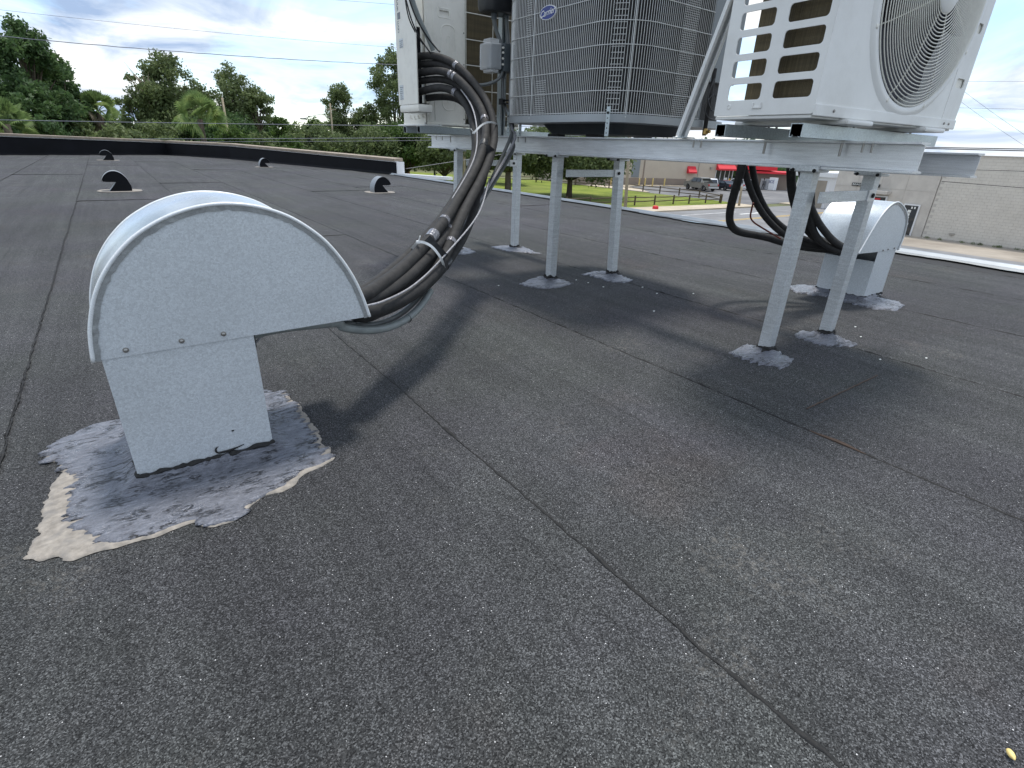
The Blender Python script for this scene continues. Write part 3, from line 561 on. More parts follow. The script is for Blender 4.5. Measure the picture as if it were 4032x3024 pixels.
puddle(-.8, 2.3, 5.925, .15, 1.); puddle(2.5, 5.4, 5.925, .18, 2.); puddle(5.7, 9.2, 5.925, .05, 5.); puddle(9.6, 11.5, 5.92, .06, 8.)
# ------------------------------------------------------------------ parapet
pw = thing('parapet_wall', 'low black parapet with a tan concrete coping along the far left roof end', 'wall')
PL = [(-13,17.85,.66),(-2.6,23.45,.60),(2.02,25.95,.50),(3.7,22.65,.50),(6.12,13.78,.37)]
def alongwall(prof, name, mat, a, b, nseg=1, gap=0.):
    res = []
    (x0,y0,z0),(x1,y1,z1) = a, b; d = Vector((x1-x0, y1-y0, 0)); Ld = d.length; d.normalize(); nrm = Vector((-d.y, d.x, 0))*1.
    for s in range(nseg):
        t0 = s/nseg; t1 = (s+1)/nseg-gap/Ld; vs = []
        for tt in (t0, t1):
            p = Vector((x0, y0, 0)).lerp(Vector((x1, y1, 0)), tt); h = z0+(z1-z0)*tt
            vs += [p+nrm*o+Vector((0,0,h*kz+dz)) for o, kz, dz in prof]
        n = len(prof); mb = MB(); mb.add(vs, [(i, (i+1) % n, n+(i+1) % n, n+i) for i in range(n)]+[tuple(range(n-1,-1,-1)), tuple(range(n, 2*n))])
        res.append(build(name, mb, mat, pw))
    return res
for a, b in zip(PL[:-1], PL[1:]):
    ln = math.hypot(b[0]-a[0], b[1]-a[1]); ns = max(1, round(ln/2.4))
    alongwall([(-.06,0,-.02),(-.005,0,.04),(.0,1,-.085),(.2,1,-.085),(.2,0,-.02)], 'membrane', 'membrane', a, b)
    alongwall([(-.012,1,-.083),(-.012,1,-.066),(.1,1,-.066),(.1,1,-.083)], 'metal_strip', 'whitemetal', a, b)
    alongwall([(-.04,1,-.064),(-.045,1,.0),(.25,1,.012),(.25,1,-.064)], 'coping', 'concrete', a, b, ns, .012)
mb = MB(); mb.box((6.12,13.70,0),(6.32,13.74,.30)); build('end_trim', mb, 'whitemetal', pw)
mb = MB(); mb.prism([(6.15,13.9),(6.9,12.4),(7.05,12.45),(6.3,14)], (0,0,-.06), (1,0,0), (0,1,0), (0,0,.07)); 
t = thing('ledge', 'short pale ledge past the right end of the black parapet', 'ledge'); build('ledge_slab', mb, 'whitemetal', t)

# ------------------------------------------------------------------ mastic patches
def patch(P, centre, mat, z0, hmax, res, parent, name='mastic', rag=.02, ang=.1, mound=.05, box=None, strk=1.):
    xs = [p[0] for p in P]; ys = [p[1] for p in P]; m_ = .05
    nx = int((max(xs)-min(xs)+2*m_)/res)+2; ny = int((max(ys)-min(ys)+2*m_)/res)+2; ca, sa = math.cos(ang), math.sin(ang)
    F = {}; 
    def fld(x, y):
        u = x*ca+y*sa; v = -x*sa+y*ca
        rg = rag*(fnoise(u*5, v*55, 1)+.7*fnoise(u*13, v*120, 5)+.25*fnoise(u*30, v*200, 8))
        px = x+ca*rg+.012*fnoise(x*18, y*18, 3); py = y+sa*rg+.012*fnoise(x*18, y*18, 9)
        return polydist(px, py, P)*(1 if inpoly(px, py, P) else -1)
    def hgt(x, y, d):
        u = x*ca+y*sa; v = -x*sa+y*ca; e = min(1, max(0, d)/.010)
        st = .5+.5*fnoise(u*7, v*60, 2); st2 = .5+.5*fnoise(u*22, v*150, 4); big = .5+.5*fnoise(u*6, v*12, 7)
        if box: dd = max(box[0]-x, x-box[2], box[1]-y, y-box[3], 0)
        else: dd = math.hypot(x-centre[0], y-centre[1])
        h2 = math.exp(-(dd/mound)**1.5)*hmax*2.4*(.8+.3*st)
        return z0+hmax*(.25+.45*big+.55*st*strk+.35*st2*strk)*e*.6+h2*e
    X0 = min(xs)-m_; Y0_ = min(ys)-m_
    D_ = [[fld(X0+i*res, Y0_+j*res) for i in range(nx)] for j in range(ny)]
    vid = {}; vs = []; fs = []
    def vert(key, x, y, d):
        if key not in vid: vid[key] = len(vs); vs.append((x, y, hgt(x, y, d) if d > 0 else z0-.003))
        return vid[key]
    for j in range(ny-1):
        for i in range(nx-1):
            cs = [(i,j),(i+1,j),(i+1,j+1),(i,j+1)]; dv_ = [D_[q[1]][q[0]] for q in cs]
            if max(dv_) <= 0: continue
            poly = []
            for k in range(4):
                a_, b_ = cs[k], cs[(k+1) % 4]; da, db = dv_[k], dv_[(k+1) % 4]
                if da > 0: poly.append(vert(a_, X0+a_[0]*res, Y0_+a_[1]*res, da))
                if (da > 0) != (db > 0):
                    t_ = da/(da-db); ky = (min(a_, b_), max(a_, b_)); poly.append(vert(ky, X0+(a_[0]+(b_[0]-a_[0])*t_)*res, Y0_+(a_[1]+(b_[1]-a_[1])*t_)*res, 0))
            if len(poly) >= 3: fs.append(tuple(poly))
    mb = MB(); mb.add(vs, fs); return build(name, mb, mat, parent, smooth=True)

# ------------------------------------------------------------------ near vent hood
def screws(pts, nrm, r, parent):
    for p in pts:
        mb = MB(); mb.lathe([(r*1.5, 0), (r*1.5, .0012), (r, .0014), (r, .004), (r*.5, .0055)], p, nrm, 10); build('screw', mb, 'bolt', parent, smooth=True, auto=40)
def hood_vent(label, outline, y0, y1, bx0, bx1, by0, by1, ztop, tip, parent_loc, open_side, mir=lambda p: p):
    """outline: (x,z) arc from the back bottom corner over the top to the tip"""
    t = thing('vent_hood', label, 'roof vent', parent_loc)
    arc = [tuple(p) for p in spline([(x, 0, z) for x, z in outline], .012)]
    side = [(p[0], p[2]) for p in arc]
    th = .0012
    def sidepanel(y, dy):
        mb = MB(); mb.prism(side, (0, y, 0), (1,0,0), (0,0,1), (0, dy, 0)); mb.v = [mir(v) for v in mb.v]; return mb
    build('side_panel', sidepanel(y0, .0015), 'galv', t); build('side_panel', sidepanel(y1-.0015, .0015), 'galv', t)
    # wrapper sheet with its folded lips standing proud of the side panels
    cx_ = sum(p[0] for p in side)/len(side); cz_ = side[0][1]
    def off(p, d):
        v = Vector((p[0]-cx_, p[1]-cz_+.05)); v.normalize(); return (p[0]+v.x*d, p[1]+v.y*d)
    ysec = [y0-.006, y0-.004, y0+.002, y1-.002, y1+.004, y1+.006]; dsec = [.0035, .0045, .002, .002, .0045, .0035]
    vs = []; n = len(side)
    for p in side:
        for yy, dd in zip(ysec, dsec): q = off(p, dd); vs.append((q[0], yy, q[1]))
        for yy, dd in zip(ysec[::-1], dsec[::-1]): q = off(p, dd-.0028); vs.append((q[0], yy, q[1]))
    k = 12
    fs = [(i*k+j, i*k+(j+1) % k, (i+1)*k+(j+1) % k, (i+1)*k+j) for i in range(n-1) for j in range(k)]
    mb = MB(); mb.add([mir(v) for v in vs], fs); build('wrapper_sheet', mb, 'galv_bright', t, smooth=True, auto=30)
    for yl in (y0-.003, y1+.003):
        mb = MB(); mb.tube([mir((off(p, .0015)[0], yl, off(p, .0015)[1])) for p in side], .0042, 8); build('rolled_lip', mb, 'galv_lip', t, smooth=True)
    # hammered flange just inside the lip on the face
    vs = []
    for i, p in enumerate(side):
        w_ = .012+.004*fnoise(i*.9, 2.)
        a = off(p, -.001); b = off(p, -.001-w_)
        vs += [(a[0], y0-.003-.0015*fnoise(i*1.9, 5), a[1]), (b[0], y0-.0022-.001*fnoise(i*2.7, 9), b[1]), (b[0], y0, b[1])]
    mb = MB(); mb.add([mir(v) for v in vs], [(i*3+j, i*3+3+j, i*3+4+j, i*3+1+j) for i in range(n-1) for j in range(2)]); build('folded_flange', mb, 'galv_flange', t, smooth=False)
    return t
nv = hood_vent('large galvanised vent hood in the foreground with black lines entering its mouth', HOOD, 1.407, 1.705, 0, 0, 0, 0, 0, 0, (.05, 1.55, 0), 1)
bx = MB()
bx0, bx1, by0, by1, bt = -.103, .212, 1.4105, 1.70, .345
th = .0015
for (a, b) in [((bx0,by0,.004),(bx1,by0+th,bt)), ((bx0,by1-th,.004),(bx1,by1,bt)), ((bx0,by0+th,.004),(bx0+th,by1-th,bt)), ((bx1-th,by0+th,.004),(bx1,by1-th,bt-.01))]: bx.box(a, b)
build('duct_box', bx, 'galv', nv)
bl = MB(); bl.bbox((bx1-.001, by0+.02, bt-.05), (bx1+.006, by0+.10, bt-.004), .002); build('rubber_strip', bl, 'tar', nv)
screws([(-.055, 1.4068, .348), (.055, 1.4068, .350), (.145, 1.4068, .352)], (0,-1,0), .0042, nv)
fl = patch(PATCH, (.05,1.55), 'felt', .001, .0022, .0075, nv, 'felt_patch', rag=.007, ang=.15, mound=.02, box=(bx0,by0,bx1,by1))
ms = patch(PATCH_IN, (.05,1.55), 'mastic', .0035, .007, .0045, nv, 'mastic_flashing', rag=.028, ang=.15, mound=.022, box=(bx0,by0,bx1,by1))
# black tar joint round the foot of the box
def tarjoint(x0, y0, x1, y1, parent, r=.006, zz=.012, seed=0, zs=1.):
    P = []; Rr = []
    pts = [(x0,y0),(x1,y0),(x1,y1),(x0,y1),(x0,y0)]
    for (a, b) in zip(pts[:-1], pts[1:]):
        n = max(4, int(math.dist(a, b)/.008))
        for k in range(n):
            x = a[0]+(b[0]-a[0])*k/n; y = a[1]+(b[1]-a[1])*k/n
            P.append((x, y, zz+.008*zs*fnoise(x*30+seed, y*30, 3))); Rr.append(r*(.7+1.1*abs(fnoise(x*70, y*70, seed))))
    mb = MB(); mb.tube(P, Rr, 6, closed=True); mb.f = [f for f in mb.f if len(f) == 4]; return build('tar_joint', mb, 'tar', parent, smooth=False)
tarjoint(bx0, by0-.003, bx1, by1, nv, .008, .019, 0, 1.4)
# curl of dried tar on the face of the box
P = [(.082+.010*math.cos(a), 1.4085-.002, .040+.010*math.sin(a)) for a in [math.radians(q) for q in range(100, 290, 15)]]
mb = MB(); mb.tube(P, [.0008+.0018*math.sin(math.pi*i/(len(P)-1)) for i in range(len(P))], 6)
mb.tube([(.078,1.408,.030),(.10,1.408,.029),(.125,1.408,.033),(.14,1.408,.037)], [.003,.004,.002,.001], 6); build('tar_curl', mb, 'tar', nv)
mb = MB(); mb.bbox((.118,1.4085,.082),(.124,1.411,.086),.001); build('tar_speck', mb, 'tar', nv)

# ------------------------------------------------------------------ right vent hood: mouth towards -x
RO = [(3.885,.285),(3.90,.37),(3.875,.46),(3.81,.515),(3.72,.555),(3.64,.572),(3.56,.555),(3.49,.51),(3.44,.455),(3.39,.385),(3.335,.305)]
rv = hood_vent('smaller galvanised vent hood behind the right hand pair of posts', RO, 1.30, 1.60, 0,0,0,0,0,0, (3.72,1.45,0), -1)
bx = MB(); x0, x1, y0, y1 = 3.61, 3.868, 1.304, 1.596
for (a, b) in [((x0,y0,.004),(x1,y0+th,.30)), ((x0,y1-th,.004),(x1,y1,.30)), ((x0,y0+th,.004),(x0+th,y1-th,.235)), ((x1-th,y0+th,.004),(x1,y1-th,.30))]: bx.box(a, b)
build('duct_box', bx, 'galv', rv)
screws([(3.66,1.299,.30),(3.73,1.299,.30),(3.82,1.299,.30)], (0,-1,0), .004, rv)
patch(PADS['V'], (3.74,1.45), 'mastic', .002, .007, .009, rv, 'mastic_flashing', rag=.03, ang=.2, mound=.02, box=(x0,y0,x1,y1))
tarjoint(x0, y0, x1, y1, rv, .007, .014, 4., 1.5)

# ------------------------------------------------------------------ small far goosenecks
GO = [(1.05*p, 1.27*q) for p, q in [(0,0),(.26,0),(.262,.06),(.235,.13),(.185,.185),(.12,.212),(.05,.205),(-.01,.17),(-.045,.125),(-.042,.105),(.0,.1),(.105,.1),(.06,.055)]]
def gooseneck(x, y, flip, label, s=1., side='darkmetal'):
    t = thing('gooseneck_vent', label, 'roof vent', (x, y, 0), 0, 'small gooseneck vents across the roof')
    f = -1 if flip else 1
    pts = [((p[0]-.13)*f*s, p[1]*s) for p in GO]
    mb = MB(); mb.prism(pts, (0,-.10*s,0), (1,0,0), (0,0,1), (0,.002,0)); build('side_panel', mb, 'membrane', t, local=True); mb = MB(); mb.prism(pts, (0,.098*s,0), (1,0,0), (0,0,1), (0,.002,0)); build('side_panel', mb, 'membrane', t, local=True)
    arc = pts[1:10]; arc = [(p.x, p.z) for p in spline([(q[0],0,q[1]) for q in arc], .012)]
    vs = []
    for p in arc: vs += [(p[0]*1.015, -.108*s, p[1]*1.01), (p[0]*1.015, .108*s, p[1]*1.01)]
    mb = MB(); mb.add(vs, [(i*2, i*2+1, i*2+3, i*2+2) for i in range(len(arc)-1)]); build('wrapper_sheet', mb, 'galv_dull', t, smooth=True, local=True)
    mb = MB(); a, b, c = pts[11], pts[12], pts[0]
    mb.add([(a[0],-.1*s,a[1]),(a[0],.1*s,a[1]),(b[0],-.1*s,b[1]),(b[0],.1*s,b[1]),(c[0],-.1*s,c[1]),(c[0],.1*s,c[1])], [(0,1,3,2),(2,3,5,4)]); build('throat_sheet', mb, 'galv_dull', t, local=True)
    n = 40; P = []
    for k in range(n):
        a = 2*math.pi*k/n; rr_ = 1+.10*fnoise(math.cos(a)*2+x, math.sin(a)*2+y)
        P.append((math.copysign(abs(math.cos(a))**.7, math.cos(a))*.27*rr_*s, math.copysign(abs(math.sin(a))**.8, math.sin(a))*.25*rr_*s))
    mb = MB(); mb.prism(P, (0,0,-.001), (1,0,0), (0,1,0), (0,0,.006)); build('flange_patch', mb, 'felt', t, local=True)
    return t
M['galv_dull'] = mat_galv('dull_galvanised', (.30,.32,.34), .4, .5)
gooseneck(.08, 9.92, False, 'dark gooseneck vent opening left, nearer one behind the big hood')
gooseneck(.07, 20.3, False, 'dark gooseneck vent opening left, far off just in front of the parapet')
gooseneck(3.58, 16.95, True, 'small dark gooseneck vent opening right, near the parapet wall, far off', .85)
gooseneck(3.64, 8.9, True, 'dark gooseneck vent opening right, standing left of the metal platform posts', .9)

# ------------------------------------------------------------------ platform
pf = thing('equipment_platform', 'aluminium platform of two long beams on six square posts carrying the condensers', 'platform', (2.45, 2.5, 0))
FX, BX = 2.20, 2.70
def ibeam(x, y0, y1, z0, z1, w=.075, tf=.006, tw=.005):
    mb = MB(); h = w/2
    P = [(-h,z0),(h,z0),(h,z0+tf),(tw/2,z0+tf+.003),(tw/2,z1-tf-.003),(h,z1-tf),(h,z1),(-h,z1),(-h,z1-tf),(-tw/2,z1-tf-.003),(-tw/2,z0+tf+.003),(-h,z0+tf)]
    mb.prism(P, (x,y0,0), (1,0,0), (0,0,1), (0,y1-y0,0)); return mb
build('front_beam', ibeam(FX, .755, 4.22, .756, .851), 'alum', pf)
build('rear_beam', ibeam(BX, .735, 4.22, .742, .828), 'alum', pf, label='aluminium beam at the back of the platform, in shade')
posts = {'D':(2.235,1.128,FX,1.11,0.012),'E':(2.725,1.10,BX,1.09,0),'C1':(2.235,2.655,FX,2.62,0),'C2':(2.72,2.57,BX,2.60,0),'B':(2.69,3.70,BX,3.72,0),'A':(2.20,3.83,FX,3.80,0)}
HS = .0255
for k, (x, y, xt, yt, _) in posts.items():
    zt = .742 if xt == FX else .728; vs = []; e_ = .0016
    for (cxx, cyy, zc) in ((x, y, 0.), (xt+.005, yt, zt)):
        for (sx, sy) in ((-1,-1),(1,-1),(1,1),(-1,1)):
            p1 = (cxx+sx*HS, cyy+sy*(HS-e_), zc); p2 = (cxx+sx*(HS-e_), cyy+sy*HS, zc)
            vs += [p1, p2] if sx*sy < 0 else [p2, p1]
    vs = [vs[q] for q in range(16)]
    mb = MB()
    def ordr(i0):
        cc = vs[i0:i0+8]; mx = sum(p[0] for p in cc)/8; my = sum(p[1] for p in cc)/8
        return sorted(cc, key=lambda p: math.atan2(p[1]-my, p[0]-mx))
    mb.add(ordr(0)+ordr(8), [(i, (i+1) % 8, 8+(i+1) % 8, 8+i) for i in range(8)]+[tuple(range(8, 16))]); build('post', mb, 'post', pf)
    cp = MB(); cp.bbox((xt-.045, yt-.05, zt), (xt+.045, yt+.05, zt+.010), .002); cp.bbox((xt-.05, yt-.055, zt+.002), (xt-.041, yt+.055, zt+.024), .002); build('clamp_plate', cp, 'post', pf)
    for s in (-1, 1):
        b = MB(); b.lathe([(.007,0),(.007,.006),(.004,.007),(.004,.016)], (xt-.047, yt+s*.04, zt+.006), (-1,.2*s,0), 8); build('clamp_bolt', b, 'tar', pf)
    pts = PADS[k]; cx_ = x; cy_ = y
    # widen the outline so that it closes round the post
    patch(pts, (x, y), 'mastic', .001, .006, .0065 if k in 'DEC1C2' else .009, pf, 'mastic_pad', rag=.03, ang=.25, mound=.05)
    patch([(x+(.052+.016*math.cos(3*q+x))*math.cos(q), y+(.050+.014*math.sin(2*q+y))*math.sin(q)) for q in [2*math.pi*i/14 for i in range(14)]], (x, y), 'tar', .006, .006, .005, pf, 'tar_collar', rag=.02, ang=.25, mound=.04)
    tarjoint(x-HS, y-HS, x+HS, y+HS, pf, .010, .013, 3.+x, 2.0)
for (a, b, z) in ((1.10, 1.095, .652), (2.60, 2.585, .655), (3.77, 3.72, .665)):
    mb = MB(); mb.bbox((FX+.02, (a+b)/2-.046, z-.021), (BX-.02, (a+b)/2-.034, z+.021), .002); build('cross_brace', mb, 'post', pf)
    mb = MB(); mb.bbox((BX-.085, (a+b)/2-.052, z-.024), (BX-.018, (a+b)/2-.046, z+.024), .0015); build('brace_end_plate', mb, 'alum', pf)
    mb = MB(); mb.lathe([(.010,0),(.010,.006),(.006,.008)], (BX-.05, (a+b)/2-.052, z), (0,-1,0), 6); build('brace_bolt', mb, 'tar', pf)
# drip marks' bolts under the struts
def cchan(o, ax, up, side, L_, w=.041, h=.041, t_=.0025):
    """open strut channel, slot facing -up"""
    a, b = w/2, h
    P = [(-a,b),(a,b),(a,0),(a-.010,0),(a-.010,.007),(a-.0125,.007),(a-.0125,t_),(a-t_,t_),(a-t_,b-t_),(-a+t_,b-t_),(-a+t_,t_),(-a+.0125,t_),(-a+.0125,.007),(-a+.010,.007),(-a+.010,0),(-a,0)]
    mb = MB(); mb.prism(P, o, side, up, Vector(ax)*L_); return mb
struts = [(1.84,1.005,1.13,'strut'),(1.86,1.30,1.1,'strut'),(1.74,3.52,1.1,'strut'),(1.80,3.86,1.1,'strut'),(2.06,2.2,.95,'strut'),(2.08,2.82,.95,'strut')]
for x, y, ln, m_ in struts[:4]:
    build('strut_channel', cchan((x,y,.8525), (1,0,0), (0,0,1), (0,1,0), ln), m_, pf)
    for xx in (FX-.028, FX+.028, BX+.028):
        mb = MB(); mb.tube([(xx, y, .80), (xx, y, .90)], .0045, 6); build('strut_bolt', mb, 'bolt', pf)
for yy in (4.08, 3.98, 2.98, 2.90, 1.60, 1.64, .93, .90):
    mb = MB(); mb.tube([(FX-.034, yy, .815), (FX-.034, yy, .852)], .0035, 6); build('bolt_end', mb, 'bolt', pf)
# leaning diagonal strut
B0 = Vector(BRACE[0]); B1 = Vector(BRACE[1]); dv = (B1-B0).normalized(); B0 = Vector((2.15, B0.y, .853)); B1 = B0+dv*1.2
t = thing('diagonal_strut', 'bright diagonal strut channel rising from the beam beside the right hand unit', 'strut', tuple(B0))
side = Vector((.81,-.58,0)); side = (side-dv*side.dot(dv)).normalized(); upv = dv.cross(side)
if upv.x < 0: upv = -upv
build('channel', cchan(B0, dv, upv, side, 1.2, .041, .041), 'galv_lip', t)
mb = MB(); mb.bbox((B0.x-.03,B0.y-.03,.8525),(B0.x+.05,B0.y+.03,.857),.001); build('foot_plate', mb, 'strut', t)
# ================================================================== RIGHT CONDENSER (fan side towards -y)
RU = thing('mini_split_unit', 'white outdoor unit with round fan grille and slotted side, right end of platform', 'air conditioner', (1.84, .965, 0), math.radians(-4.0), 'mini split outdoor units on the platform')
RM = wm(RU)
def lb(name, mb, mat, par=RU, **k):
    mb.v = [tuple(wm(RU) @ Vector(v)) for v in mb.v]; return build(name, mb, mat, par, **k)
z0u, z1u, Lu, Du = .920, 2.05, .905, .378
# slotted side panel in plane u=0 : coordinates (v,z)
out_ = rrect(0, z0u, Du, z1u, .006); holes = []
z = z0u+.047
while z < z1u-.1:
    holes.append(rrect(.020, z, .155, z+.051, .012)); holes.append(rrect(.200, z, .332, z+.051, .012)); z += .0705
side_ = plate(out_, holes, .002, frame((0,0,0), (0,1,0), (0,0,1)), .0008); lb('slotted_side_panel', side_, 'white')
mb = MB(); mb.lathe([(.0085,0),(.0085,.002),(.006,.003),(.006,.001)], (-.001,.318,z0u+.028), (-1,0,0), 12); lb('side_boss', mb, 'white', smooth=True, auto=40)
mb = MB(); mb.bbox((-.006,.185,z0u+.020),(-.0005,.222,z0u+.026),.001); mb.bbox((-.008,.186,z0u+.020),(-.001,.190,z0u+.038),.001); mb.bbox((-.008,.217,z0u+.020),(-.001,.221,z0u+.038),.001); lb('side_clip', mb, 'white')
# front panel with the fan opening, plane v=0
fc = (.540, z0u+.385); FR = .328
circ = [(fc[0]+(FR+.006)*math.cos(a), fc[1]+(FR+.006)*math.sin(a)) for a in [2*math.pi*i/64 for i in range(64)]]
fr = plate(rrect(0, z0u+.02, Lu-.045, z1u, .008), [circ], .0025, frame((0,0,0), (1,0,0), (0,0,1)), .001); lb('fan_panel', fr, 'white')
# raised bell round the opening
vs = []; nn = 64
for i in range(nn):
    a = 2*math.pi*i/nn; c, s = math.cos(a), math.sin(a)
    for (r, v) in ((FR+.045, -.001), (FR+.030, -.010), (FR+.012, -.012), (FR+.004, -.004), (FR+.002, .05), (FR-.004, .09)):
        vs.append((fc[0]+r*c, v, fc[1]+r*s))
mb = MB(); mb.add(vs, [(i*6+j, i*6+j+1, ((i+1) % nn)*6+j+1, ((i+1) % nn)*6+j) for i in range(nn) for j in range(5)]); lb('fan_bell', mb, 'white', smooth=True)
# handle panel on the right
hh = [rrect(.022, z0u+.135, .088, z0u+.168, .010), rrect(.022, z0u+.315, .088, z0u+.348, .010), rrect(.022, z0u+.80, .088, z0u+.833, .010)]
Lu0 = Lu; Lu = Lu+.075
hp = plate(rrect(0, z0u+.02, .118, z1u, .006), hh, .0025, frame((Lu-.119,-.0012,0), (1,0,0), (0,0,1)), .001); lb('handle_panel', hp, 'white')
for zz_ in (z0u+.15, z0u+.33, z0u+.815):
    mb = MB(); mb.bbox((Lu-.102,.004,zz_-.021),(Lu-.024,.016,zz_+.021),.003); lb('handle_recess', mb, 'beige')
# body skins
bb = MB(); bb.box((Lu-.002,.002,z0u+.02),(Lu,Du,z1u)); lb('end_panel', bb, 'white')
tp = MB(); tp.bbox((-.01,-.012,z1u),(Lu+.01,Du+.01,z1u+.025),.006); lb('top_cover', tp, 'white')
bp = MB(); bp.bbox((.004,.004,z0u-.012),(Lu-.004,Du-.004,z0u-.001),.003); lb('base_pan', bp, 'white')
fl_ = MB(); fl_.bbox((-.002,-.008,z0u-.006),(Lu+.002,.0,z0u+.028),.003); lb('base_flange', fl_, 'white')
for u in (.10, Lu-.10, Lu-.06):
    mb = MB(); mb.lathe([(.005,0),(.005,.002),(.003,.004)], (u,-.008,z0u+.012), (0,-1,0), 8); lb('screw', mb, 'bolt')
for u in (.16, .70):
    mb = MB(); mb.bbox((u,-.03,.8965),(u+.16,Du+.03,.912),.006); mb.bbox((u+.02,-.005,.9055),(u+.14,Du+.005,z0u-.010),.004); lb('foot', mb, 'white')
# shroud ring bulge of the coil, fan and motor inside
cm = MB(); cm.box((.045,.03,z0u+.01),(.052,.295,z1u-.02)); lb('side_coil', cm, 'coilbrown')
cm = MB(); cm.box((.145,Du-.030,z0u+.01),(Lu-.12,Du-.022,z1u-.02)); lb('rear_coil', cm, 'coilbrown')
dv_ = MB(); dv_.box((Lu-.12,.01,z0u+.01),(Lu-.116,Du-.02,z1u-.03)); lb('partition', dv_, 'darkgrey')
fb = MB(); fb.lathe([(.001,-.03),(.06,-.025),(.075,0),(.075,.07)], (fc[0],.07,fc[1]), (0,1,0), 24); lb('fan_hub', fb, 'fan', smooth=True, auto=50)
for k in range(3):
    vs = []; nR, nA = 6, 10
    for i in range(nR+1):
        r = .07+(FR-.02-.07)*i/nR; w_ = math.radians(88+20*i/nR)
        for j in range(nA+1):
            a = k*2*math.pi/3+.5+w_*(j/nA-.5)-.5*(r/FR)**2; vs.append((fc[0]+r*math.cos(a), .115-.085*(j/nA)+.02*math.sin(math.pi*j/nA), fc[1]+r*math.sin(a)))
    fs = [(i*(nA+1)+j, i*(nA+1)+j+1, (i+1)*(nA+1)+j+1, (i+1)*(nA+1)+j) for i in range(nR) for j in range(nA)]
    mb = MB(); mb.add(vs, fs); lb('fan_blade', mb, 'fan', smooth=True)
# grille : concentric wires, spokes, hub disc
def gy(r): return -.012-.030*(1-(r/FR)**2)**.5 if r < FR else -.012
nr = 27
for i in range(nr):
    r = .062+(FR+.004-.062)*i/(nr-1); P = [(fc[0]+r*math.cos(a), gy(r), fc[1]+r*math.sin(a)) for a in [2*math.pi*q/72 for q in range(72)]]
    mb = MB(); mb.tube(P, .0019 if i < nr-1 else .0026, 5, closed=True); lb('grille_ring', mb, 'whitewire', smooth=True)
for k in range(8):
    a = math.radians(22+45*k); P = [(fc[0]+r*math.cos(a), gy(r)+.0035, fc[1]+r*math.sin(a)) for r in [.05, .1, .15, .2, .25, .3, .33, FR]]+[(fc[0]+(FR+.022)*math.cos(a), -.006, fc[1]+(FR+.022)*math.sin(a))]
    mb = MB(); mb.tube(P, .0022, 5)
    mb.lathe([(.007,0),(.007,.006),(.003,.008)], P[-1], (0,-1,0), 8); lb('grille_spoke', mb, 'whitewire', smooth=True, auto=50)
mb = MB(); mb.lathe([(.060,.0),(.060,.004),(.052,.010),(.001,.013)], (fc[0], gy(.05)+.002, fc[1]), (0,-1,0), 32); lb('grille_hub', mb, 'white', smooth=True, auto=40)

# ================================================================== LEFT CONDENSER (back towards -y)
LU = thing('mini_split_unit', 'cream outdoor unit seen from behind with brown coil, left end of platform', 'air conditioner', (1.69, 3.6, 0), 0, 'mini split outdoor units on the platform')
z0l, z1l, Y0 = .920, 2.05, 3.6
build_plain = build
def build(name, mb, mat, parent=None, **k):   # settle the rear of the unit a little nearer and narrower
    if parent is LU: mb.v = [((v[0]*.989 if v[0]*.989 > 1.82 else 1.82+(v[0]*.989-1.67)*.02), v[1]-.04, v[2]) for v in mb.v]
    return build_plain(name, mb, mat, parent, **k)
bb = MB(); bb.box((1.692,3.604,z0l),(1.696,3.95,z1l)); bb.box((1.694,3.946,z0l),(2.62,3.95,z1l)); bb.box((2.616,3.604,z0l),(2.62,3.946,z1l)); build('body_panel', bb, 'beige', LU)
bp = MB(); bp.bbox((1.685,3.592,z0l-.014),(2.625,3.955,z0l-.0005),.004); build('base_pan', bp, 'beige', LU)
tp = MB(); tp.bbox((1.68,3.59,z1l),(2.63,3.96,z1l+.025),.006); build('top_cover', tp, 'beige', LU)
rp = plate(rrect(1.845, z0l, 2.145, z1l, .012), [rrect(1.955, 1.535, 2.025, 1.565, .006)], .003, frame((0,3.6,0), (1,0,0), (0,0,1)), .001); build('service_panel', rp, 'beige', LU)
mb = MB(); mb.bbox((1.95,3.606,1.53),(2.03,3.63,1.57),.003); build('handle_recess', mb, 'beige', LU)
def ridge(pts, r, name='pressed_rib', closed=False, mat='beige', par=LU):
    mb = MB(); mb.tube(pts, r, 6, closed=closed); return build(name, mb, mat, par, smooth=True)
ridge([(x, 3.5985, z) for x, z in rrect(1.945, 1.525, 2.035, 1.575, .006)], .003, closed=True)
ridge([(x, 3.599, z) for x, z in rrect(1.965, 1.0, 2.07, 1.49, .04)], .0045, closed=True)
ridge([(x, 3.599, z) for x, z in rrect(2.005, 1.045, 2.030, 1.43, .012)], .0035, closed=True)
for x in (1.80, 1.865, 1.905): ridge([(x,3.5988,z0l+.01),(x,3.5988,1.5),(x,3.5988,z1l-.02)], .003)
for z in (1.10, 1.28, 1.46, .95):
    mb = MB(); mb.lathe([(.005,0),(.005,.002),(.003,.004)], (2.135,3.5985,z), (0,-1,0), 8); build('screw', mb, 'bolt', LU)
cl = MB(); cl.box((2.150,3.612,z0l+.04),(2.60,3.62,z1l-.03)); build('rear_coil', cl, 'coilbrown', LU)
for z in [.985+.148*k for k in range(8)]: ridge([(2.147,3.594,z),(2.3,3.594,z),(2.61,3.594,z)], .0028, 'guard_wire', mat='whitewire')
for x in (2.149, 2.365, 2.60): ridge([(x,3.592,z0l+.03),(x,3.592,1.5),(x,3.592,z1l-.02)], .0028, 'guard_wire', mat='whitewire')
build = build_plain
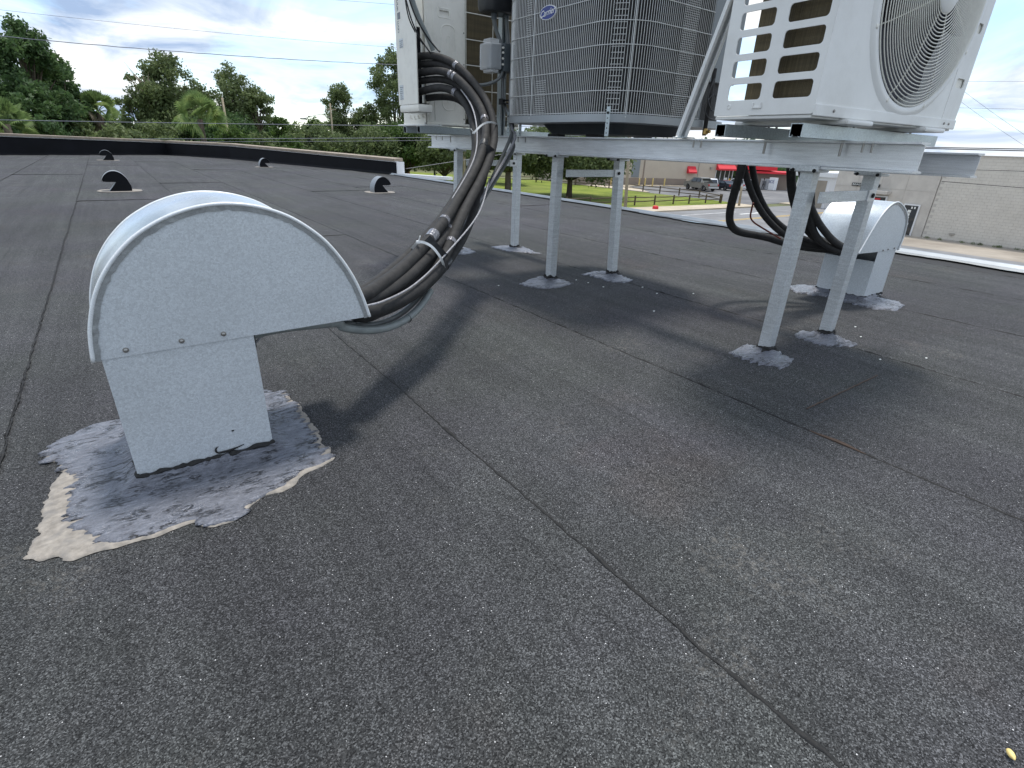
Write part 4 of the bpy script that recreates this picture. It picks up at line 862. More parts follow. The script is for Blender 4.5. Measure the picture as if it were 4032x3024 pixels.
# piping cover: deep channel whose left side faces the camera, open to the front
X_ = 1.69; cz = .985
cv = MB(); cv.bbox((X_-.004,3.405,cz+.03),(X_,3.69,z1l-.02),.0018); build('pipe_cover', cv, 'beige', LU)
ridge([(X_-.001,3.405,cz+.03),(X_-.001,3.405,1.5),(X_-.001,3.405,z1l-.03)], .0035, 'cover_lip')
mb = MB(); mb.bbox((X_-.004,3.405,cz-.015),(1.79,3.685,cz+.032),.014); build('pipe_cover_base', mb, 'beige', LU, smooth=True, auto=30)
mb = MB(); mb.bbox((X_+.004,3.412,cz+.0325),(1.768,3.60,cz+.036),.001); build('cover_floor', mb, 'membrane', LU)
for (y, z) in ((3.80,.952),(3.74,.948),(3.68,.952),(3.61,.955)):
    ridge([(1.817,y,z+.012),(1.816,y-.004,z-.006),(1.817,y-.028,z-.008)], .0025, 'pipe_clip')
mb = MB(); mb.box((1.704,3.596,cz+.037),(1.812,3.602,1.46)); build('cavity_shade', mb, 'membrane', LU)  # flat black plate, stands in for the shade inside the pipe cover
for (ya, yb, za, zb_, ink) in ((3.64,3.585,1.335,1.385,1),(3.65,3.61,1.49,1.525,2),(3.665,3.61,1.045,1.13,3)):
    mb = MB(); mb.box((X_-.0052,yb,za),(X_-.0041,ya,zb_)); build('sticker', mb, 'sticker' if ink != 2 else 'stickerink', LU)
    if ink in (1, 3):
        mb = MB(); nq = 4 if ink == 1 else 7
        for q in range(nq):
            zq = za+.004+(zb_-za-.008)*q/nq; mb.box((X_-.0060,yb+.005+.006*((q*7) % 3),zq),(X_-.0053,ya-.005-.004*(q % 3),zq+.0035))
        build('sticker_print', mb, 'stickerink', LU)
for txt, zc, sz in (('UL',1.575,.030),('IEL',1.545,.022),('LUU',1.46,.024),('TT',1.43,.022)):
    mb = text_mb(txt, sz, frame((X_-.0046,3.645,zc),(0,0,-1),(0,-1,0)), .0003, bold=.0004); build('cover_lettering', mb, 'stickerink', LU)
ft = MB(); ft.bbox((1.80,3.545,.8965),(1.93,3.98,.906),.003); ft.bbox((1.82,3.575,.904),(1.91,3.97,.908),.002); build('foot', ft, 'white', LU)
ft = MB(); ft.bbox((2.38,3.545,.8965),(2.51,3.98,.906),.003); build('foot', ft, 'white', LU)
for x in (1.815, 1.915):
    mb = MB(); mb.lathe([(.012,0),(.012,.002),(.008,.003),(.008,.012)], (x,3.56,.906), (0,0,1), 6); build('bolt', mb, 'bolt', LU)

# ================================================================== CENTRE CONDENSER
CU = thing('condenser_unit', 'large dark condenser in a close wire cage with a blue oval badge, middle of platform', 'air conditioner', (2.53, 2.5, 0))
cx0, cx1, cy0, cy1, cr, zb, zt = 2.062, 3.03, 2.03, 3.075, .215, .955, 1.86
def perim(x0, y0, x1, y1, r, n=14): return rrect(x0, y0, x1, y1, r, n)
def closed_len(P):
    s = [0.]
    for i in range(len(P)): s.append(s[-1]+math.dist(P[i], P[(i+1) % len(P)]))
    return s
CP = perim(cx0, cy0, cx1, cy1, cr); CS = closed_len(CP)
def at(s, P=CP, S=CS):
    s = s % S[-1]
    import bisect
    i = min(bisect.bisect_right(S, s)-1, len(P)-1); t_ = (s-S[i])/max(1e-9, S[i+1]-S[i]); a = P[i]; b = P[(i+1) % len(P)]
    return (a[0]+(b[0]-a[0])*t_, a[1]+(b[1]-a[1])*t_)
def inset(d): return perim(cx0+d, cy0+d, cx1-d, cy1-d, cr-d*.7)
# which stretch is panel, not cage: on the -y face beyond x 2.50
def is_panel(x, y): return y < cy0+.02 and x > 2.685 or (x > cx1-.2 and y < cy0+.25)
mb = MB(); Pn = inset(.016); mb.prism(Pn, (0,0,zb), (1,0,0), (0,1,0), (0,0,zt-zb), cap=False); build('coil', mb, 'coildark', CU, smooth=True)
mb = MB(); s = 0.
while s < CS[-1]:
    x, y = at(s)
    if not is_panel(x, y): mb.tube([(x,y,zb-.004),(x,y,zt)], .0016, 4, cap=False)
    s += .0142
build('wire_guard', mb, 'wire', CU, kind='stuff')
for k in range(10):
    z = .962+.0965*k
    if z > zt: break
    P = [(p[0], p[1], z) for p in inset(-.0025) if not is_panel(*p)]
    # start the open ring at the panel edge
    i0 = max(range(len(P)), key=lambda i: math.dist(P[i], P[i-1])); P = P[i0:]+P[:i0]
    if P[0][0] > P[-1][0]: pass
    P = [(2.685, cy0-.0025, z)]+P[::-1] if P[-1][1] < cy0+.05 else P+[(2.685, cy0-.0025, z)]
    m2 = MB(); m2.tube(P, .0021, 5, cap=False); build('guard_ring', m2, 'wire', CU, smooth=True)
for xx in (2.48,): pass
# heavier uprights with their hooks
def nearest_s(x, y): return min(range(int(CS[-1]/.01)), key=lambda i: math.dist(at(i*.01), (x, y)))*.01
for (x, y) in ((2.07, 2.72), (2.15, 2.06), (2.07,3.03)):
    xx, yy = at(nearest_s(x, y)); d = Vector((xx-2.52, yy-2.5, 0)).normalized()*.004
    m2 = MB(); m2.tube([(xx+d.x,yy+d.y,zb-.03),(xx+d.x,yy+d.y,zt)], .0028, 5); m2.lathe([(.006,0),(.006,.004),(.003,.008)], (xx+d.x*1.5,yy+d.y*1.5,zb-.012), d, 8); build('guard_upright', m2, 'wire', CU, smooth=True, auto=60)
def rungs(sc, hw, za, zb_, dz, name, r=.0012, ins=.008):
    m2 = MB(); z = za; PI_ = inset(ins); SI = closed_len(PI_); f_ = SI[-1]/CS[-1]
    while z < zb_:
        P = [at((sc+hw*(q/4-1))*f_, PI_, SI)+(z,) for q in range(9)]; m2.tube(P, r, 4, cap=False); z += dz
    build(name, m2, 'wire', CU, kind='stuff')
sA = nearest_s(2.075, 2.79); sB = nearest_s(2.075, 2.66); sC = nearest_s(2.10, 2.11); sD = nearest_s(2.52, 2.03)
rungs(sA, .022, .97, zt, .0105, 'louvre_strip'); rungs(sB, .045, .97, 1.13, .0105, 'louvre_strip'); rungs(sC, .032, .975, zt, .0245, 'louvre_strip', .0017)
rungs(sD, .055, .965, zt, .0095, 'louvre_strip', .0017)
# bottom ring, pan, panel
mb = MB(); mb.prism(inset(-.012), (0,0,.920), (1,0,0), (0,1,0), (0,0,.036)); build('base_ring', mb, 'ringpaint', CU)
pn = [(p[0], p[1]) for p in rrect(2.22, 2.16, 2.80, 2.84, .06)]; pn2 = [((p[0]-2.51)*.86+2.51, (p[1]-2.52)*.86+2.52) for p in pn]
n = len(pn); mb = MB(); mb.add([(p[0],p[1],.921) for p in pn]+[(p[0],p[1],.868) for p in pn2], [(i,(i+1)%n,n+(i+1)%n,n+i) for i in range(n)]+[tuple(range(2*n-1,n-1,-1))]); build('base_pan', mb, 'darkgrey', CU)
mb = MB(); mb.bbox((2.68,cy0-.004,1.14),(2.95,cy0+.05,zt+.02),.004); build('service_panel', mb, 'greyenamel', CU)
mb = MB(); mb.bbox((2.62,cy0+.002,.93),(2.70,cy0+.05,1.138),.004); build('valve_panel', mb, 'greyenamel', CU)
mb = MB(); mb.prism(inset(-.015), (0,0,zt), (1,0,0), (0,1,0), (0,0,.04)); build('top_cover', mb, 'greyenamel', CU)
for (x, y) in ((2.055,2.085),(2.20,3.01),(2.56,2.005),(2.10,3.0)):
    mb = MB(); mb.bbox((x,y-.013,.8525),(x+.003,y+.013,.985),.001); build('strap_leg', mb, 'strut', CU)
    m2 = MB()
    for q in range(5): m2.lathe([(.0032,0),(.0032,.0012)], (x-.0002,y,.868+.022*q), (-1,0,0), 8)
    m2.lathe([(.006,0),(.006,.004)], (x-.001,y,.958), (-1,0,0), 6); build('strap_holes', m2, 'tar', CU)
for (x, y) in ((2.30,2.40),(2.30,2.75),(2.70,2.40)):
    mb = MB(); mb.bbox((x,y,.852),(x+.06,y+.10,.870),.003); build('pad_foot', mb, 'blackplastic', CU)
# badge
bc = Vector((2.060, 2.607, 1.437)); ua = Vector((0,-1,0)); ub = Vector((0,0,1))
def oval(a, b, d0, d1):
    m2 = MB(); m2.prism([(a*math.cos(q), b*math.sin(q)) for q in [2*math.pi*i/40 for i in range(40)]], bc+Vector((-d0,0,0)), ua, ub, (-(d1-d0),0,0)); return m2
build('badge_border', oval(.068,.0325,-.008,.001), 'badgewhite', CU); build('badge', oval(.0635,.0290,.001,.003), 'badge', CU)
mb = text_mb('Carrier', .041, frame(bc+Vector((-.0040,0,-.0005)), (0,-1,.10), (0,.0,1)), .0008, .35, bold=.0)
build('badge_lettering', mb, 'badgewhite', CU)
# rear right wiring seen in the gap
t = thing('control_wire', 'thin black wire loops hanging in the gap left of the slotted unit', 'wire', (2.72,1.98,1.0))
mb = MB(); mb.tube(spline([(2.70,1.98,1.15),(2.66,1.97,1.06),(2.70,1.96,1.0),(2.75,1.97,1.03),(2.72,1.98,1.08),(2.66,1.98,1.02),(2.70,1.98,.97),(2.76,1.98,.96)], .01), .0028, 6); build('wire', mb, 'cable', t, smooth=True)
t = thing('service_valve', 'small brass service valve with black line beside the middle condenser', 'valve', (2.74,2.0,.9))
mb = MB(); mb.tube([(2.72,2.0,.88),(2.72,2.0,1.2)], .011, 8); build('black_line', mb, 'foam', t, smooth=True)
mb = MB(); mb.lathe([(.012,0),(.016,.004),(.016,.02),(.010,.03)], (2.72,1.995,.885), (0,0,1), 8); mb.lathe([(.008,0),(.008,.03)], (2.72,1.995,.90), (0,-1,0), 8); build('valve_body', mb, 'brass', t)

# ================================================================== electrical gear between left and middle unit
EB = thing('disconnect_box', 'grey outlet box with a clear bubble cover between the left and middle units', 'electrical box', (2.1,3.1,1.2))
mb = MB(); mb.bbox((2.075,3.02,1.20),(2.16,3.14,1.345),.004); build('back_box', mb, 'greyplastic', EB)
mb = MB(); mb.tube([(2.118,3.019,1.20),(2.118,3.019,1.345)], .0012, 4); build('box_seam', mb, 'tar', EB)
mb = MB(); mb.bbox((2.02,3.035,1.212),(2.074,3.13,1.338),.006); build('device_face', mb, 'greyplastic', EB)
mb = MB(); mb.bbox((1.975,3.02,1.205),(2.055,3.145,1.345),.012); mb.bbox((1.985,3.04,1.340),(2.05,3.12,1.366),.008); mb.bbox((1.99,3.035,1.190),(2.045,3.125,1.208),.006); build('clear_cover', mb, 'clear', EB, smooth=False)
for z in (1.235, 1.265, 1.295, 1.32):
    mb = MB(); mb.lathe([(.006,0),(.006,.008)], (2.062,3.022,z), (0,-1,0), 8); build('cover_hinge', mb, 'whitewire', EB)
TB = thing('black_cover_box', 'black plastic hooded box above the clear bubble cover, at the top edge', 'electrical box', (2.08,3.1,1.5))
mb = MB(); P = rrect(1.975, 3.05, 2.19, 3.2, .05, 6); n = len(P)
rings = [(1.0,1.75),(1.0,1.535),(.93,1.508),(.80,1.502)]
vs = []
for sc_, z in rings: vs += [((p[0]-2.082)*sc_+2.082, (p[1]-3.125)*sc_+3.125, z) for p in P]
mb.add(vs, [(k*n+i, k*n+(i+1)%n, (k+1)*n+(i+1)%n, (k+1)*n+i) for k in range(3) for i in range(n)]+[tuple(range(4*n-1,3*n-1,-1)), tuple(range(n))]); build('housing', mb, 'blackplastic', TB, smooth=True, auto=40)
def corr(path, r, name, parent, mat='conduit', pitch=.006):
    P = spline(path, pitch/2); R2 = [r*(1.0 if i % 2 else .93) for i in range(len(P))]
    mb = MB(); mb.tube(P, R2, 10); return build(name, mb, mat, parent, smooth=True)
def cond_thing(label, path, r, fit=(), mat='conduit', name='flexible_conduit', pitch=.006):
    t = thing(name, label, 'conduit', path[0]); corr(path, r, 'hose', t, mat, pitch)
    for (p, d, rr_, ln) in fit:
        mb = MB(); mb.lathe([(rr_,0),(rr_*1.1,.004),(rr_*1.1,ln*.5),(rr_*.95,ln*.55),(rr_*.95,ln)], p, d, 14); build('fitting', mb, 'greyplastic', t, smooth=True, auto=40)
    return t
cond_thing('grey conduit dropping from the black hooded box, left of two', [(2.052,3.11,1.51),(2.056,3.11,1.46),(2.075,3.11,1.41),(2.098,3.10,1.36),(2.10,3.09,1.33)], .0125, [((2.052,3.11,1.505),(.1,0,-1),.017,.035)])
cond_thing('grey conduit dropping from the black hooded box, right of two', [(2.135,3.10,1.52),(2.138,3.10,1.46),(2.147,3.10,1.40),(2.150,3.09,1.34)], .0125, [((2.135,3.10,1.515),(0,0,-1),.018,.032)])
RUN = lambda dx, dz: [tuple(Vector(q)+Vector((dx-.012, .055, dz+.012))) for q in TUBES['T6'][14:]]
cond_thing('ribbed grey conduit running down from under the clear cover box beside the cables', [(2.108,3.08,1.20),(2.108,3.08,1.12),(2.112,3.07,1.03),(2.118,3.0,.94),(2.06,2.9,.83),(1.98,2.80,.74)]+RUN(.02,-.01), .0115, [((2.106,3.08,1.20),(0,0,-1),.018,.03)])
cond_thing('second ribbed conduit hugging the left edge of the wire cage', [(2.16,3.09,1.36),(2.150,3.06,1.2),(2.140,3.04,1.06),(2.11,3.0,.95),(2.05,2.90,.84)]+RUN(.035,-.03), .010)
cond_thing('thin bright conduit passing in front of the beam beside the cable bundle', [(2.155,3.06,1.30),(2.13,3.03,1.05),(2.08,2.93,.90),(2.01,2.82,.80)]+RUN(.03,.012), .008, mat='greycable')
cond_thing('short curved grey conduit bending left from under the clear cover box', [(2.085,3.05,1.205),(2.06,3.05,1.165),(2.02,3.06,1.14),(1.97,3.08,1.125),(1.93,3.12,1.12)], .010)
for z in (1.035, 1.05):
    pass
t = thing('cable_clamp', 'black double clamp holding the conduits beside the wire cage', 'clamp', (2.12,3.05,1.04))
mb = MB(); mb.bbox((2.085,3.035,1.028),(2.175,3.085,1.034),.002); mb.bbox((2.085,3.035,1.048),(2.175,3.085,1.054),.002); mb.bbox((2.078,3.04,1.024),(2.086,3.08,1.058),.002); build('clamp_bar', mb, 'blackplastic', t)
t = thing('support_upright', 'thin galvanised upright behind the clear cover box', 'strut', (2.19,3.16,.85))
build('channel', cchan((2.175,3.17,.8525), (0,0,1), (0,1,0), (1,0,0), 1.0), 'strut', t)

# ================================================================== insulated line bundle
TAPE = {'T1':[(z_, w_) for z_, w_ in ((.16,.018),(.735,.02))], 'T3':[(.175,.016),(.19,.010),(.335,.016),(.475,.03),(.735,.022),(.785,.035)], 'T5':[(.17,.022)], 'T2':[(.20,.012),(.74,.02)], 'T4':[(.76,.02)], 'T6':[(.7,.03)]}
LBL = {'T1':'black insulated pipe, topmost at the left unit and outermost of the bundle', 'T2':'black insulated pipe, second from the top where it leaves the left unit',
 'T3':'black insulated pipe, third from the top, crossing in front of the bundle','T4':'black insulated pipe, fourth from the top, hidden mostly behind the bundle',
 'T5':'black insulated pipe, fifth from the top, on the inner left of the bundle','T6':'black insulated pipe with cut end, lowest one at the left unit'}
for k in ('T1','T2','T3','T4','T5','T6'):
    p = smoothpath(TUBES[k], 2)
    if k != 'T6': p = [Vector(p[0])+Vector((.03,.05,-.010))]+p
    e = Vector(p[-1]); p += [Vector((e.x-.12, 1.55, .335)), Vector((.10, 1.56, .28)), Vector((.06, 1.56, .12))]
    P = spline(p, .012); n = len(P); r = .0218 if k in ('T1','T3','T5') else .0198
    R2 = [r*(1+.035*fnoise(i*.13, ord(k[1])*3.)) for i in range(n)]
    t = thing('insulated_pipe', LBL[k], 'pipe', tuple(P[0]), 0, 'insulated lines from the left unit into the big vent hood')
    mb = MB(); mb.tube(P, R2, 14); build('foam_sleeve', mb, 'foam', t, smooth=True)
    s = [0.]
    for i in range(1, n): s.append(s[-1]+(P[i]-P[i-1]).length)
    for (tp_, w_) in TAPEP.get(k, []):
        i0 = min(range(n), key=lambda i: (P[i]-Vector(tp_)).length); f_ = tp_[0]
        seg = [P[i] for i in range(n) if abs(s[i]-s[i0]) < w_]
        if len(seg) < 3: seg = P[i0-1:i0+2]
        m2 = MB(); m2.tube(seg, [r*1.09*(1+.05*fnoise(j*1.7, f_*50)) for j in range(len(seg))], 14); build('tape_band', m2, 'tape' if w_ < .03 else 'blacktape', t, smooth=True, auto=50)
def cable(k, label, r, mat, cat='cable', name='cable', ext=None):
    p = smoothpath(TUBES[k], 1)
    if ext: p = p+[Vector(q) for q in ext]
    t = thing(name, label, cat, tuple(p[0])); mb = MB(); mb.tube(spline(p, .012), r, 8); build('sheath', mb, mat, t, smooth=True); return t
cond_thing('thick ribbed grey conduit sagging lowest into the big vent hood', [tuple(q) for q in smoothpath(TUBES['C1'], 1)]+[(.2,1.5,.30),(.1,1.52,.15)], .0138, pitch=.0045, mat='conduit_light')
mb = MB()
cond_thing('darker ribbed conduit lying inside the thick grey one under the bundle', [tuple(q) for q in smoothpath(TUBES['C2'], 1)]+[(.18,1.58,.30),(.12,1.58,.15)], .0105, pitch=.0045)
cable('W1', 'speckled pale grey control cable running along the front of the bundle', .0034, 'greycable', ext=[(.3,1.5,.33),(.15,1.52,.2)])
cable('W2', 'pale cable threading between the pipes above the first zip tie', .0042, 'greycable')
cable('U1', 'thin black cable rising inside the pipe cover of the left unit, left one', .0042, 'cable')
cable('U2', 'thin black cable curving over the topmost pipe at the left unit', .0048, 'cable')
cable('U4', 'thin black cable hugging the left edge of the pipe cover opening', .0040, 'cable')
cond_thing('grey ribbed conduit coming down inside the pipe cover of the left unit', [tuple(q) for q in TUBES['U3']], .0150, pitch=.005, mat='conduit_light')
mb = MB()
ct = thing('black_cable_tie', 'thin black tie round the two ribbed conduits under the bundle', 'cable tie', (.78,1.66,.2))
c = Vector(TUBES['C1'][3]).lerp(Vector(TUBES['C1'][2]), .35); dd = (Vector(TUBES['C1'][2])-Vector(TUBES['C1'][3])).normalized(); u = dd.orthogonal().normalized(); w = dd.cross(u)
mb.tube([c+(u*math.cos(a)+w*math.sin(a))*.0138 for a in [2*math.pi*i/24 for i in range(24)]], .0016, 6, closed=True); build('strap', mb, 'blackplastic', ct, smooth=True)
def tie(path, tail, label):
    t = thing('zip_tie', label, 'zip tie', path[0]); P = spline(path, .006); mb = MB()
    vs = []; n = len(P)
    for i, p in enumerate(P):
        tn = (P[min(i+1, n-1)]-P[max(i-1, 0)]).normalized(); v = (Vector((0,0,.8))-p); v.normalize(); p = p+v*.006; s = tn.cross(v).normalized()*.0046
        vs += [p-s, p+s, p+s-v*.0016, p-s-v*.0016]
    mb.add(vs, [(i*4+j, i*4+(j+1)%4, (i+1)*4+(j+1)%4, (i+1)*4+j) for i in range(n-1) for j in range(4)]); build('strap', mb, 'ziptie', t)
    mb = MB(); a = Vector(tail[0]); mb.bbox(tuple(a-Vector((.006,.006,.005))), tuple(a+Vector((.006,.006,.005))), .002); build('head', mb, 'ziptie', t)
    mb = MB(); mb.tube(spline(tail, .006), .0022, 6); build('tail', mb, 'ziptie', t, smooth=True)
tie(ZIP1, ZIP1T, 'white zip tie round the bundle at the height of the beam')
tie(ZIP2, ZIP2T, 'white zip tie round the bundle just above the big vent hood')
# wide tape strap across the pipes
def strap(a, b, w_, label):
    t = thing('tape_strap', label, 'tape', a); a = Vector(a); b = Vector(b); d = (b-a); s = d.cross(Vector((0,0,.8))-a).normalized()*w_; v = (Vector((0,0,.8))-a).normalized()
    mid = (a+b)/2+v*.010; vs = []
    P = spline([a, mid, b], .01)
    for p in P: vs += [p-s, p+s, p+s-v*.002, p-s-v*.002]
    mb = MB(); n = len(P); mb.add(vs, [(i*4+j, i*4+(j+1)%4, (i+1)*4+(j+1)%4, (i+1)*4+j) for i in range(n-1) for j in range(4)]); build('strap', mb, 'blacktape', t, smooth=True, auto=50)
strap(STRAP1[0], STRAP1[1], .020, 'black tape strap across two pipes in front of the beam')
strap(STRAP2[0], STRAP2[1], .014, 'black tape strap across the pipes beside the lower zip tie')
# ================================================================== lines under the platform to the right vent
PL_ = {'P1':('thick black insulated pipe with a tight elbow, lowest under the right unit',.021),'P2':('black insulated pipe curving to the right vent, left of a pair under the beam',.0165),
 'P3':('black insulated pipe curving to the right vent, right of a pair under the beam',.0165),'P4':('black insulated pipe dropping just left of the nearest post',.022),
 'P5':('black insulated pipe seen between the nearest pair of posts, straight one',.018),'P6':('black insulated pipe curving between the nearest pair of posts to the right vent mouth',.019)}
for k, (lab, r) in PL_.items():
    p = smoothpath(TUBES[k], 1); p += [Vector((3.62,1.46,.27)), Vector((3.74,1.46,.15))]
    t = thing('insulated_pipe', lab, 'pipe', tuple(p[0]), 0, 'insulated lines from the platform into the right vent hood')
    P = spline(p, .015); mb = MB(); mb.tube(P, [r*(1+.04*fnoise(i*.1, r*900)) for i in range(len(P))], 12); build('foam_sleeve', mb, 'foam', t, smooth=True)
cable('P7', 'thin red brown line looping beside the elbow pipe', .0045, 'copper', name='thin_line')

# ================================================================== small things on the roof
CHL = ['white chip on the roof between the cable shadow and the two middle posts','largest white chip right of the nearer middle post pad','white chip right of the largest one, between the middle post pads','faint white chip just before the rear middle post pad','white chip right of the rear middle post pad','white chip farther right of the rear middle post pad','lone white chip in the open shadow before the middle posts','tiny white chip above the pads of the nearest post pair','white chip just right of the rearmost pad of the nearest post pair','white chip in the open right of the nearest post pad','white chip farthest right beyond the nearest post pad','white chip behind the nearest post, left of the right vent patch']
def bit(x, y, kind, label, i):
    mb = MB()
    if kind == 'chip':
        n = 7; P = [(x+(.0045+.004*abs(fnoise(i*3.1, q)))*math.cos(q*2*math.pi/n)*1.3, y+(.004+.003*abs(fnoise(i*5., q)))*math.sin(q*2*math.pi/n)) for q in range(n)]
        mb.prism(P, (0,0,.001), (1,0,0), (0,1,0), (0,0,.002)); o = build('paint_chip', mb, 'paper')
        tag(o, label, 'chip', 'white chips scattered on the roof')
spots = [((730,1257)),((1345,1213)),((1440,1235)),((1560,1268)),((1870,1270)),((1983,1320)),((1960,1460))]
for i, (x, y) in enumerate(CHIPS): bit(x, y, 'chip', CHL[i], i)
sx, sy = SEED
mb = MB(); mb.lathe([(.0008,-.0085),(.0035,-.006),(.0048,-.001),(.0042,.004),(.0018,.008),(.0004,.0095)], (sx, sy, .005), (-.6,-.5,.05), 12); o = build('acorn', mb, 'seed', smooth=True); tag(o, 'pale acorn kernel lying in the bottom right corner of the roof', 'acorn')
# ================================================================== VEGETATION
def leaf_mesh(name, clumps, nper, size, mat, seed, droop=0.):
    """many leaf-sized quads spread through the clumps (x,y,z,rx,rz)"""
    rs = np.random.RandomState(seed); C_ = []
    for (x, y, z, rx, rz) in clumps:
        n = int(nper*(rx*rx)/1.0)+70
        d = rs.normal(size=(n, 3)); d /= np.linalg.norm(d, axis=1)[:, None]; rad = rs.uniform(.12, 1.25, n)**.5
        p = d*rad[:, None]*np.array([rx, rx, rz])+np.array([x, y, z]); p += rs.normal(scale=.16*rx, size=(n, 3))
        C_.append(p)
    c = np.vstack(C_); n = len(c)
    a = rs.normal(size=(n, 3)); a[:, 2] -= droop; a /= np.linalg.norm(a, axis=1)[:, None]
    b = np.cross(a, rs.normal(size=(n, 3))); b /= np.linalg.norm(b, axis=1)[:, None]
    s = size*rs.uniform(.5, 1.35, n)[:, None]
    V = np.stack([c-a*s-b*s*.12, c-b*s*.5, c+a*s, c+b*s*.5], 1).reshape(-1, 3)
    me = bpy.data.meshes.new(name); me.vertices.add(4*n); me.vertices.foreach_set('co', V.astype(np.float32).ravel())
    me.loops.add(4*n); me.loops.foreach_set('vertex_index', np.arange(4*n, dtype=np.int32)); me.polygons.add(n)
    me.polygons.foreach_set('loop_start', np.arange(0, 4*n, 4, dtype=np.int32)); me.polygons.foreach_set('loop_total', np.full(n, 4, dtype=np.int32))
    me.update(calc_edges=True); me.materials.append(M[mat]); return me
def tree(name, label, x, y, top, hw, bot, mat, seed, size=.13, dens=420, ncl=26, trunk=.16, group='trees beyond the roof', lean=0., hole=.0, flat=False, cat='tree'):
    r2 = random.Random(seed); t = thing(name, label, cat, (x, y, GZ), 0, group)
    H = top-GZ; zb_ = bot-GZ; zc = (H+zb_)/2; rz = (H-zb_)/2
    cl = []; hw *= 1.22; top += .035*(top-GZ); H = top-GZ; rz = (H-zb_)/2; zc = (H+zb_)/2; ncl = int(ncl*2.4)
    for i in range(ncl):
        th_ = r2.uniform(0, 2*math.pi); ph = math.asin(r2.uniform(-.75, 1)); rr_ = r2.uniform(.15, 1.)**.5
        cr_ = hw*r2.uniform(.13, .30)
        px = math.cos(th_)*math.cos(ph)*rr_*(hw-cr_*.6); py = math.sin(th_)*math.cos(ph)*rr_*(hw-cr_*.6); pz = zc+math.sin(ph)*rr_*(rz-cr_*.5)
        if flat and pz < zc: px *= 1.1; py *= 1.1
        if r2.random() < hole: continue
        cl.append((px+lean*(pz/H), py, pz, cr_, min(cr_*r2.uniform(.6, .95), rz*.6)))
    cl.append((lean, 0, H-hw*.22, hw*.22, hw*.22))
    me = leaf_mesh('crown', cl, dens, size, mat, seed)
    o = bpy.data.objects.new('crown', me); COL.objects.link(o); o.parent = t
    mb = MB(); mb.tube(smoothpath([(0,0,-.1),(.05,.02,zb_*.4),(-.04,.03,zb_*.8),(lean*.5,0,zc),(lean,0,H*.86)], 1), [trunk*1.25,trunk,trunk*.85,trunk*.6,trunk*.2], 9); build('trunk', mb, 'bark', t, smooth=True, local=True)
    mb = MB()
    for (a, b, c, r, _) in cl[::2]:
        z0_ = zb_*.8+(c-zb_*.8)*.25; mid = (a*.45, b*.45, (z0_+c)/2+.1); mb.tube(smoothpath([(lean*.2,0,z0_),mid,(a,b,c)], 1), [trunk*.5,trunk*.3,trunk*.08], 5)
    build('limb', mb, 'bark', t, smooth=True, local=True)
    return t
T_ = tree
# left group over the parapet
T_('oak_tree','tall dark oak cut by the left edge of the frame, highest on the left', -2.75,45.9, 6.1,1.75,1.9,'leafdark',11, lean=.1, ncl=20)
T_('oak_tree','dark oak filling the left edge below the highest crown', -3.2,44.2, 3.6,2.3,-1.8,'leafdark',12, ncl=34)
T_('oak_tree','rounded dark oak, second from the left edge, ending in open sky on its right', -1.5,50, 4.9,1.4,-1.2,'leafdark',13, ncl=34, dens=520)
T_('oak_tree','mid green oak between the left edge and the rounded dark oak', -1.9,44.6, 1.9,1.5,-1.8,'leafmid',14, ncl=26)
T_('small_tree','low green tree between the rounded dark oak and the brown skirted palm', .1,60, 2.9,1.5,-2,'leafmid',15, ncl=16)
T_('oak_tree','big broad oak behind the left utility pole, tallest of the middle group', 5.0,58, 6.5,2.35,-2,'leafmid',16, ncl=40, dens=460, lean=.3)
T_('oak_tree','lower leafy oak left of the big broad oak, beside the bare branches', 2.9,57, 3.7,1.4,-2,'leafmid',17, ncl=20)
T_('oak_tree','oak joining the big broad oak to the open crowned one', 7.9,60, 4.9,1.7,-2,'leafmid',18, ncl=22)
T_('oak_tree','open crowned oak with sky showing through, ending above the pale sky on the right', 10.4,59, 6.2,2.3,-.5,'leafmid',19, ncl=26, hole=.25, lean=.3)
T_('oak_tree','low spreading oak branch mass right of the left utility pole', 12.3,58, 4.5,1.5,1.5,'leafmid',20, ncl=12, hole=.1)
T_('oak_tree','lower dark crown of oaks behind the bright palm', 8.4,56, 2.6,2.9,-3,'leafdark',21, ncl=30)
# bare branches
t = thing('bare_tree', 'bare grey branches rising left of the big broad oak', 'tree', (3.75,56.9,GZ)); mb = MB(); rb2 = random.Random(3)
for k in range(12):
    a = rb2.uniform(-1.2, .5); ln = rb2.uniform(.8, 1.7); z0_ = rb2.uniform(7.6, 9.0); mb.tube([(.2,0,z0_),(.2+a*ln*.4,rb2.uniform(-.2,.2),z0_+ln*.5),(.2+a*ln*.75,rb2.uniform(-.3,.3),z0_+ln)], [.05,.03,.008], 5)
mb.tube([(0,0,0),(.1,0,5),(.2,0,9.2)], [.16,.11,.04], 7); build('branch', mb, 'pole', t, local=True)
# understorey along the wall
for i, (x, y, tp_, hw, m_) in enumerate(((-2.2,38,1.15,1.2,'leafdark'),(.9,41,1.0,1.5,'leafmid'),(3.2,46,1.3,1.9,'leafmid'),(8.2,47,1.1,1.6,'leaflight'),(10.9,50,.9,1.6,'leafmid'),(13.6,54,.8,1.5,'leaflight'))):
    T_('shrub', ('dark shrub behind the parapet under the highest oak','green shrub behind the parapet left of the brown skirted palm','green shrub behind the parapet between the two palms','yellow green shrub behind the parapet right of the bright palm','green shrub behind the parapet at the left utility pole','pale green shrub behind the parapet at the thin second pole')[i], x, y, tp_, hw, -3.0, m_, 40+i, size=.12, ncl=14, dens=420, trunk=.07, group='shrubs behind the parapet', cat='shrub')
